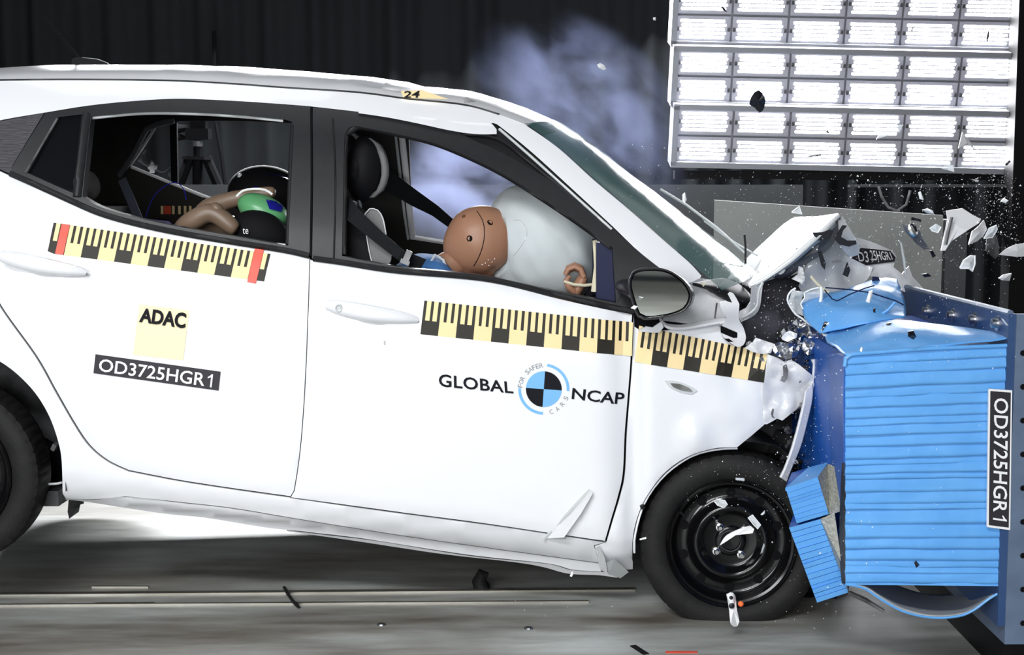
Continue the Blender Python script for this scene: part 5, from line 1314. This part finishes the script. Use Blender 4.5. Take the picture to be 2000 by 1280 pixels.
# -- broken headlamp: bright reflector pieces and lens splinters
hl = empty('broken_headlamp', P(1540, 690, .1)-Vector(car.location), car); hl['label'] = 'shattered chrome headlamp'
rh = random.Random(21)
def facet(cx, cy, s, Y, m, nm, par, asp=1.):
    n = rh.choice((4, 5, 5, 6)); a0 = rh.uniform(0, 6)
    pts = [(cx+s*asp*rh.uniform(.6, 1.1)*math.cos(a0+6.283*i/n), cy+s*rh.uniform(.5, 1.1)*math.sin(a0+6.283*i/n)) for i in range(n)]
    a = [P(x, y, Y+rh.uniform(-.018, .018)) for x, y in pts]; b = [p+Vector((.002, .004, .002)) for p in a]
    c = P(cx, cy, Y-.01); k = len(a)
    f = [(i, (i+1) % n, 2*n) for i in range(n)]+[tuple(range(2*n-1, n-1, -1))]+[(i, i+n, (i+1) % n+n, (i+1) % n) for i in range(n)]
    return MB().add(a+b+[c], f).build(nm, m, par)
for k in range(34):
    t = rh.random(); cx = rh.gauss(1543, 24); cy = rh.gauss(678, 20)
    facet(cx, cy, rh.uniform(4, 14), rh.uniform(.0, .12), rh.choice(['chrome', 'chrome', 'steel', 'clear_shard', 'engine_dark', 'engine_grey']), 'reflector_piece', hl, rh.choice((.35, .6, 1.2, 2.0)))
for k in range(26):
    facet(rh.uniform(1545, 1605), rh.uniform(590, 740), rh.uniform(3, 9), rh.uniform(.0, .14), rh.choice(['chrome', 'engine_dark', 'engine_grey', 'clear_shard']), 'splinter', hl, rh.choice((.3, .5, 1.5, 2.2)))
for k in range(22):
    facet(rh.uniform(1530, 1605), rh.uniform(790, 905), rh.uniform(3, 10), rh.uniform(.0, .2), rh.choice(['engine_grey', 'engine_dark', 'clear_shard', 'engine_grey', 'engine_dark']), 'splinter', hl, rh.uniform(.6, 1.4))
def wire(pts, r, m='shard_edge', Y=-.02): return MB().tube([P(x, y, Y) for x, y in cr(pts, 6)], r, 6).build('lens_rim', m, hl, smooth=60)
wire([(1554, 563), (1546, 568), (1539, 578), (1538, 586), (1544, 600), (1554, 614), (1566, 622), (1578, 632), (1587, 637)], .0035)
wire([(1571, 572), (1572, 582), (1564, 594), (1570, 606), (1572, 620), (1578, 628), (1588, 636), (1590, 620)], .003)
wire([(1571, 572), (1586, 565), (1602, 562)], .003)
wire([(1604, 560), (1604, 580), (1600, 604), (1594, 625), (1588, 637)], .006, 'shard_edge', -.03)
wire([(1584, 540), (1594, 552), (1606, 563), (1618, 572)], .005, 'cream', -.03)
panel('lens_shell', loop(poly([(1572, 574), (1602, 563), (1600, 604), (1588, 636), (1572, 620), (1568, 600), (1572, 574)], 8)), crush(.02, 0, 0, .03, .05, 4.), 'clear_shard', hl, grid=10, back=True, thick=.003)
panel('lens_shell', loop(poly([(1548, 567), (1570, 570), (1564, 594), (1570, 618), (1554, 612), (1540, 590), (1548, 567)], 8)), crush(.05, 0, 0, .03, .05, 7.), 'clear_shard', hl, grid=10, back=True, thick=.003)
panel('torn_foil', loop(poly([(1610, 628), (1622, 632), (1636, 642), (1650, 645), (1636, 652), (1626, 668), (1612, 662), (1603, 650), (1610, 628)], 6)), crush(-.18, 0, 0, .04, .07, 1.), 'chrome', car, grid=6, back=True, thick=.003)
panel('torn_foil', loop(poly([(1556, 622), (1570, 626), (1582, 640), (1588, 662), (1576, 660), (1560, 640)], 6)), crush(.05, 0, 0, .04, .07, 5.), 'steel', car, grid=6, back=True, thick=.003)
panel('torn_foil', loop(poly([(1560, 520), (1568, 522), (1572, 545), (1570, 562), (1562, 552), (1546, 545), (1558, 536)], 6)), crush(.10, 0, 0, .04, .07, 9.), 'torn_white', car, grid=6, back=True, thick=.004)
MB().tube([P(x, y, .12) for x, y in cr([(1530, 520), (1531, 528), (1524, 534), (1514, 530)], 4)], .005, 6).build('bonnet_hook', 'torn_white', car)
panel('reflector_bowl', loop(poly([(1526, 660), (1534, 650), (1543, 646), (1552, 650), (1557, 652), (1556, 660), (1546, 664), (1538, 668), (1528, 664)], 5)), crush(-.03, 0, 0, .02, .09, 3.), 'shard_edge', hl, grid=5, back=True, thick=.004)
panel('reflector_sheet', loop(poly([(1512, 672), (1524, 668), (1540, 672), (1556, 668), (1562, 680), (1556, 698), (1536, 702), (1520, 696), (1510, 686)], 5)), crush(-.02, 0, 0, .035, .05, 6.), 'steel', hl, grid=6, back=True, thick=.004, smooth=False)
panel('reflector_sheet', loop(poly([(1570, 660), (1584, 664), (1596, 676), (1594, 690), (1578, 694), (1566, 682)], 5)), crush(.0, 0, 0, .035, .05, 11.), 'steel', hl, grid=6, back=True, thick=.004, smooth=False)
# -- windscreen details: pale rods stand in for bright reflections; broken far edge
def scr(i, j): return SV[i*(SM+1)+j]
MB().tube([P(1290, 370, .9), P(1340, 400, .85), P(1400, 445, .8), P(1455, 495, .75)], .005, 6).build('glint_rod', 'sheet_grey', car)
MB().tube([P(1375, 432, .8), P(1420, 465, .78), P(1480, 500, .76)], .003, 6).build('thin_glint_rod', 'sheet_grey', car)
MB().tube([P(1454, 458, .5), P(1456, 480, .5), P(1456, 515, .5)], .004, 6).build('washer_tube', 'rubber', car)
MB().tube([SV[i*(SM+1)+SM]-FW*.02+UP*.012 for i in range(SN)], .006, 6).build('screen_edge_trim', 'rubber', car)
fan_box('bulkhead', [(1235, 620), (1420, 650), (1440, 860), (1240, 1000)], .12, 1.5, 'dark_gap')
gsheet('lower_bumper', [[(1440, 880, .30), (1500, 890, .30), (1560, 900, .28), (1615, 900, .12)], [(1450, 980, .30), (1510, 980, .29), (1570, 990, .28), (1625, 1000, .04)], [(1470, 1090, .30), (1530, 1100, .29), (1590, 1105, .27), (1632, 1110, .04)], [(1490, 1160, .32), (1540, 1165, .30), (1590, 1168, .28), (1630, 1170, .05)]], 'dark_gap', sub=5, crumple=.02, freq=8, thick=.01)  # crushed undertray, added dark and low to shade the floor beside the wheel
fan_box('lower_crossmember', [(1500, 960), (1605, 960), (1610, 1140), (1500, 1150)], .34, 1.5, 'dark_gap')
# far wing keeps the far side of the nose closed
grid_sheet('far_wing', [[(1240, 520, 1.6), (1360, 545, 1.62), (1460, 560, 1.62)], [(1240, 700, 1.66), (1360, 720, 1.67), (1460, 740, 1.66)], [(1250, 850, 1.64), (1360, 850, 1.66), (1460, 860, 1.66)]], 'white_paint', car, 4, .01, 3)
far_f = wheel(1425, 1052, .03, 0, 'far front wheel'); far_f.location.y = WID-.03-.085-car.location.y; far_f.rotation_euler.z = math.pi
# ================================================================== FLYING DEBRIS
def shard(name, pts, Y, m, label, cat, group='flying debris', th=.006, rim=None, bend=.02):
    if name in ('bent_strip', 'ruler_fragment', 'black_part'): pts = cr(list(pts)+[pts[0]], 5)[:-1]
    cx = sum(p[0] for p in pts)/len(pts); cy = sum(p[1] for p in pts)/len(pts)
    h = abs(hash((round(cx), round(cy)))) if 0 else int(cx*13+cy*7)
    r = random.Random(h); gx, gy = r.uniform(-.0012, .0012), r.uniform(-.0012, .0012)
    f3 = lambda x, y: P(x, y, Y+gx*(x-cx)+gy*(y-cy)+bend*noise.noise((x*.05, y*.05, h % 17)))
    a = [f3(x, y) for x, y in pts]; b = [p+Vector((0, th, 0)) for p in a]; n = len(pts)
    c = f3(cx, cy)+Vector((0, -bend*.3, 0)); c2 = c+Vector((0, th, 0))
    v = a+b+[c, c2]; f = [(i, (i+1) % n, 2*n) for i in range(n)]+[((i+1) % n+n, i+n, 2*n+1) for i in range(n)]+[(i, i+n, (i+1) % n+n, (i+1) % n) for i in range(n)]
    off = P(cx, cy, Y)
    if rim:
        root = empty(name, off); MB().add(v, f).build('pane', m, root)
        MB().tube([p for p in a]+[a[0]], rim, 5).build('broken_rim', 'shard_edge', root)
        o = root
    else:
        me = bpy.data.meshes.new(name); me.from_pydata([tuple(q-off) for q in v], [], f); me.materials.append(MATS[m]); o = bpy.data.objects.new(name, me); COL.objects.link(o); o.location = off
    tag(o, label, cat, group); return o
SH = [
 ('white_sheet_piece', [(1848, 412), (1880, 407), (1900, 420), (1916, 428), (1912, 436), (1890, 450), (1860, 470), (1846, 490), (1838, 490), (1846, 452), (1851, 428)], -.1, 'torn_white', 'large white torn panel flying to the right of the bonnet', 'panel', None),
 ('plastic_bracket', [(1899, 452), (1910, 444), (1922, 430), (1928, 448), (1920, 462), (1908, 472), (1892, 478)], -.05, 'torn_white', 'white broken bracket just right of the large white panel', 'bracket', None),
 ('lamp_piece', [(1763, 438), (1772, 440), (1786, 436), (1796, 450), (1804, 470), (1816, 486), (1806, 488), (1790, 476), (1768, 452)], -.1, 'engine_grey', 'long black and clear lamp piece flying above the bonnet nose', 'lamp piece', None),
 ('trim_piece', [(1928, 455), (1944, 452), (1950, 475), (1952, 498), (1944, 506), (1926, 490)], .0, 'engine_grey', 'dark grey trim piece with pale lower edge beside the mast', 'trim', None),
 ('glass_shard', [(1922, 466), (1932, 446), (1946, 440), (1948, 448), (1938, 464)], -.05, 'clear_shard', 'curved clear shard above the dark grey trim piece', 'shard', .002),
 ('glass_shard', [(1875, 524), (1882, 510), (1896, 500), (1904, 500), (1904, 516), (1899, 530), (1892, 524)], -.1, 'clear_shard', 'clear shard with thick white rim below the white bracket', 'shard', .003),
 ('white_shard', [(1952, 498), (1966, 486), (1984, 478), (2010, 474), (2020, 500), (1985, 502)], -.3, 'torn_white', 'white pointed shell cut by the right edge', 'shell', None),
 ('white_shard', [(1951, 544), (1960, 537), (1976, 534), (1972, 549), (1958, 548)], -.2, 'torn_white', 'small pale wedge flying below the pointed shell', 'shard', None),
 ('white_shard', [(1801, 410), (1812, 407), (1822, 412), (1824, 418), (1812, 417)], -.1, 'shard_edge', 'small white bar above the large white panel', 'shard', None),
 ('white_shard', [(1794, 376), (1798, 374), (1803, 384), (1804, 391), (1797, 389)], .1, 'shard_edge', 'small white ring-like chip under the lowest lamp bank', 'chip', None),
 ('white_shard', [(1955, 394), (1962, 387), (1970, 392), (1964, 397)], .0, 'shard_edge', 'small white triangular chip near the mast', 'chip', None),
 ('glass_shard', [(1816, 446), (1828, 438), (1838, 444), (1832, 455), (1822, 452)], -.05, 'clear_shard', 'clear curl between lamp piece and large white panel', 'shard', .0015),
 ('glass_shard', [(1547, 415), (1561, 403), (1566, 418)], .1, 'clear_shard', 'clear triangular shard flying over the folded bonnet', 'shard', .0022),
 ('white_shard', [(1333, 380), (1338, 376), (1341, 390), (1337, 399), (1333, 392)], .0, 'shard_edge', 'white sliver flying just above the windscreen', 'shard', None),
 ('black_part', [(1466, 192), (1472, 182), (1482, 176), (1490, 184), (1495, 194), (1492, 212), (1484, 220), (1474, 210), (1464, 204)], -.2, 'black_shard', 'black plastic clip flying in front of the middle lamp bank', 'clip', None),
 ('glass_shard', [(1712, 272), (1722, 256), (1740, 246), (1765, 243), (1758, 258), (1735, 264)], -.1, 'clear_shard', 'pale leaf-shaped shard in front of the lowest lamp bank', 'shard', None),
 ('white_shard', [(1872, 290), (1880, 258), (1894, 276), (1906, 294), (1892, 282), (1882, 276)], -.1, 'torn_white', 'white arrow-shaped piece in front of the lowest lamp bank', 'piece', None),
 ('white_shard', [(1166, 126), (1172, 123), (1180, 127), (1184, 135), (1178, 137), (1169, 132)], .3, 'shard_edge', 'white chip flying high in front of the curtain', 'chip', None),
 ('white_shard', [(1276, 34), (1281, 34), (1281, 40), (1276, 39)], .3, 'shard_edge', 'tiny white chip left of the topmost lamp bank', 'chip', None),
 ('white_shard', [(1840, 330), (1848, 320), (1862, 323), (1864, 336), (1850, 332)], .0, 'clear_shard', 'pale chip at the lower edge of the lowest lamp bank', 'chip', None),
 ('black_shard', [(1408, 12), (1416, 16), (1420, 24), (1413, 20)], .1, 'black_shard', 'thin black splinter in front of the topmost lamp bank, left end', 'splinter', None),
 ('black_shard', [(1780, 60), (1786, 46), (1782, 62)], .1, 'black_shard', 'thin dark splinter in front of the topmost lamp bank, middle', 'splinter', None),
 ('black_shard', [(1927, 74), (1931, 56), (1932, 70), (1929, 82)], .1, 'black_shard', 'thin dark splinter in front of the topmost lamp bank, right end', 'splinter', None),
 ('black_shard', [(1578, 304), (1604, 302), (1604, 305), (1580, 307)], .1, 'black_shard', 'thin black rod in front of the lowest lamp bank', 'rod', None),
 ('black_shard', [(1964, 320), (1972, 313), (1974, 316), (1966, 324)], .1, 'black_shard', 'black fragment at the right end of the lowest lamp bank', 'fragment', None),
 ('black_shard', [(1615, 255), (1620, 258), (1618, 261), (1613, 258)], .1, 'black_shard', 'tiny black fragment in the middle of the lowest lamp bank', 'fragment', None),
 ('black_shard', [(1781, 424), (1799, 429), (1799, 434), (1780, 430)], .0, 'black_shard', 'small black bar flying above the long lamp piece', 'bar', None),
 ('black_shard', [(1816, 490), (1822, 490), (1828, 500), (1822, 504)], .0, 'black_shard', 'black fragment at the tip of the long lamp piece', 'fragment', None),
 ('black_shard', [(1800, 536), (1812, 534), (1820, 540), (1806, 542)], .0, 'black_shard', 'black fragment flying over the bonnet nose', 'fragment', None),
 ('black_shard', [(1774, 648), (1784, 646), (1790, 658), (1784, 664), (1774, 658)], -.6, 'black_shard', 'black fragment in front of the top sheet of the barrier', 'fragment', None),
 ('black_shard', [(1732, 632), (1742, 630), (1738, 636), (1732, 636)], -.6, 'black_shard', 'small black chip left of the black fragment over the barrier top', 'chip', None),
 ('black_shard', [(1786, 1100), (1790, 1096), (1796, 1104), (1790, 1110)], -.64, 'black_shard', 'black diamond chip in front of the lower pleats', 'chip', None),
 ('black_shard', [(1706, 604), (1710, 602), (1710, 612), (1706, 610)], -.4, 'black_shard', 'tiny dark chip in front of the crumpled blue sheet', 'chip', None),
 ('white_shard', [(1692, 590), (1698, 570), (1704, 568), (1704, 578), (1698, 592)], -.4, 'shard_edge', 'white curled scrap in front of the crumpled blue sheet', 'scrap', None),
 ('white_shard', [(1680, 686), (1683, 678), (1686, 680), (1683, 688)], -.62, 'shard_edge', 'white flake at the upper left corner of the pleats', 'flake', None),
 ('white_shard', [(1956, 622), (1960, 624), (1970, 636), (1966, 636)], -.62, 'shard_edge', 'white pin in front of the bolted plate', 'pin', None),
 ('bent_strip', [(1406, 1066), (1418, 1048), (1440, 1036), (1466, 1028), (1473, 1034), (1470, 1042), (1456, 1038), (1432, 1048), (1416, 1060)], -.12, 'sticker_white', 'white curved plastic strip in front of the wheel hub', 'strip', None),
 ('ruler_fragment', [(1419, 1162), (1428, 1158), (1436, 1164), (1439, 1190), (1444, 1215), (1440, 1224), (1428, 1221), (1424, 1190)], -.15, 'sticker_white', 'white notched plastic tab in front of the lower tyre', 'tab', None),
 ('glass_shard', [(1395, 980), (1400, 975), (1416, 978), (1421, 986), (1414, 992), (1402, 988)], -.12, 'clear_shard', 'clear oval chip in front of the upper wheel rim', 'chip', .0012),
 ('glass_shard', [(1461, 1012), (1470, 1006), (1486, 1026), (1480, 1034), (1472, 1026)], -.12, 'clear_shard', 'clear rectangular chip right of the wheel hub', 'chip', .001),
 ('glass_shard', [(1486, 1082), (1492, 1062), (1494, 1066), (1490, 1080)], -.12, 'clear_shard', 'thin clear chip right of the lower wheel nuts', 'chip', None),
 ('white_shard', [(1437, 934), (1454, 935), (1454, 940), (1437, 938)], -.1, 'shard_edge', 'small white bar above the wheel rim', 'bar', None),
 ('white_shard', [(1486, 1006), (1494, 998), (1494, 1004), (1489, 1007)], -.1, 'shard_edge', 'small white chip at the right of the rim', 'chip', None),
 ('white_shard', [(1113, 1126), (1118, 1116), (1120, 1122), (1117, 1127)], -.1, 'shard_edge', 'white chip falling below the sill near the front wheel', 'chip', None),
 ('white_shard', [(1249, 1054), (1262, 1050), (1262, 1053), (1250, 1056)], -.08, 'shard_edge', 'thin white splinter at the left side of the front tyre', 'splinter', None),
 ('white_shard', [(1232, 602), (1238, 597), (1246, 599), (1240, 605)], -.25, 'shard_edge', 'small white ring chip at the lower left of the door mirror', 'chip', None),
 ('white_shard', [(1896, 350), (1912, 352), (1910, 356)], .0, 'shard_edge', 'tiny white flake under the right end of the lamp banks', 'flake', None),
]
for nm, pts, Y, m, lab, cat, rim in SH: shard(nm, pts, Y, m, lab, cat, rim=rim)
o = bpy.data.objects.get('white_sheet_piece')
MB().tube([P(1858, 424, -.125), P(1852, 450, -.125), P(1846, 478, -.125)], .006, 6).build('groove', 'engine_grey', o)
o = bpy.data.objects.get('lamp_piece')
MB().ball(P(1783, 450, -.115), (.014, .006, .022), Matrix.Rotation(-.5, 3, 'Y'), 10, 8).build('reflector', 'chrome', o)
o = bpy.data.objects.get('ruler_fragment')
for x, y, r_ in ((1428, 1168, .006), (1429, 1184, .009)):
    MB().ball(P(x, y, -.158), (r_, .004, r_), None, 12, 6).build('hole', 'black_shard', o)
q = P(1447, 1180, -.15); o = MB().ball(q, .009, None, 12, 8).build('orange_dot', 'orange_dot', smooth=60); tag(o, 'small orange bead beside the white notched tab', 'bead', 'flying debris')
# fine glass dust thrown up by the impact: far too many grains to count
def dust():
    r = random.Random(99); mb = MB()
    zones = [(1650, 1995, 340, 520, 900, 1.0), (1340, 1700, 335, 560, 420, .9), (1430, 1640, 560, 760, 420, .8), (1700, 1995, 520, 720, 260, .8), (1480, 1660, 720, 960, 300, .8), (1340, 1560, 900, 1000, 110, .9), (1480, 1720, 960, 1230, 130, .9), (1180, 1330, 250, 450, 60, .8), (1640, 1980, 700, 1140, 60, .7), (1560, 1760, 540, 700, 160, .7), (1350, 1500, 500, 640, 90, .7), (900, 1200, 1140, 1250, 16, 1.), (1880, 1995, 340, 470, 420, .8)]
    for x0, x1, y0, y1, n, s in zones:
        for _ in range(n):
            x = r.triangular(x0, x1, (x0+x1)/2) if s < .85 else r.uniform(x0, x1); y = r.uniform(y0, y1); Y = r.uniform(-.65, .05)
            if x > 1600 and y > 690: Y = r.uniform(-.80, -.60)
            if x < 1600 and y > 560: Y = r.uniform(-.35, -.1)
            if y < 520: Y = r.uniform(-.4, .9)
            p = P(x, y, Y)
            if p.z < .01: continue
            e = s*r.choice((.0008, .0010, .0012, .0014, .0018, .0028))
            a = [p+Vector((r.uniform(-1, 1), r.uniform(-1, 1), r.uniform(-1, 1)))*e*1.3 for _ in range(3)]+[p+Vector((0, -e, e))]
            mb.add(a, [(0, 1, 2), (0, 1, 3), (1, 2, 3), (0, 2, 3)])
    o = mb.build('glass_dust', 'speck'); tag(o, 'fine white glass dust thrown through the air around the crushed front', 'debris', kind='stuff')
dust()

# ================================================================== SMOKE
def smoke(name, c, rad, rot, dens, col, label, scale=2.2, seed=0., thr=.42, emis=0.):
    m = bpy.data.materials.new(name); m.use_nodes = True; nt = m.node_tree; L = nt.links
    for n in list(nt.nodes):
        if n.type == 'BSDF_PRINCIPLED': nt.nodes.remove(n)
    out = [n for n in nt.nodes if n.type == 'OUTPUT_MATERIAL'][0]
    vol = nt.nodes.new('ShaderNodeVolumePrincipled'); vol.inputs['Color'].default_value = (*col, 1); vol.inputs['Anisotropy'].default_value = .1
    L.new(vol.outputs[0], out.inputs['Volume'])
    tc = nt.nodes.new('ShaderNodeTexCoord')
    ln = nt.nodes.new('ShaderNodeVectorMath'); ln.operation = 'LENGTH'; L.new(tc.outputs['Object'], ln.inputs[0])
    mr = nt.nodes.new('ShaderNodeMapRange'); mr.interpolation_type = 'SMOOTHSTEP'; mr.inputs[1].default_value = .25; mr.inputs[2].default_value = .98; mr.inputs[3].default_value = 1; mr.inputs[4].default_value = 0
    L.new(ln.outputs['Value'], mr.inputs[0])
    mp = nt.nodes.new('ShaderNodeMapping'); mp.inputs['Location'].default_value = (seed, seed*.7, 0); L.new(tc.outputs['Object'], mp.inputs[0])
    nz = nt.nodes.new('ShaderNodeTexNoise'); nz.inputs['Scale'].default_value = scale; nz.inputs['Detail'].default_value = 4; nz.inputs['Roughness'].default_value = .5; nz.inputs['Distortion'].default_value = .3
    L.new(mp.outputs[0], nz.inputs['Vector'])
    m2 = nt.nodes.new('ShaderNodeMapRange'); m2.inputs[1].default_value = thr; m2.inputs[2].default_value = thr+.22; L.new(nz.outputs['Fac'], m2.inputs[0])
    mu = nt.nodes.new('ShaderNodeMath'); mu.operation = 'MULTIPLY'; L.new(mr.outputs[0], mu.inputs[0]); L.new(m2.outputs[0], mu.inputs[1])
    mu2 = nt.nodes.new('ShaderNodeMath'); mu2.operation = 'MULTIPLY'; mu2.inputs[1].default_value = dens; L.new(mu.outputs[0], mu2.inputs[0])
    L.new(mu2.outputs[0], vol.inputs['Density'])
    MATS[name] = m
    me = bpy.data.meshes.new(name); b = MB().ball((0, 0, 0), 1., None, 24, 16); me.from_pydata([tuple(v) for v in b.v], [], b.f); me.materials.append(m)
    o = bpy.data.objects.new(name, me); COL.objects.link(o); o.location = c; o.scale = rad; o.rotation_euler = rot
    tag(o, label, 'smoke', kind='stuff'); return o
smoke('airbag_smoke', P(945, 385, 2.05), (.50, .30, .36), (0, .2, 0), 9., (.56, .63, 1.), 'dense bluish smoke billowing behind the airbag beyond the far door', 1.3, 3.1, .42)
smoke('rising_smoke', P(1150, 225, 1.25), (.58, .28, .36), (0, math.radians(38), 0), 7.0, (.52, .60, 1.), 'thin bluish smoke rising over the windscreen', 1.5, 7.7, .47)
smoke('engine_smoke', P(1500, 615, .30), (.13, .16, .16), (0, 0, 0), 5.0, (.72, .72, .9), 'thin grey haze in the crushed engine bay', 1.6, 2.2, .40)
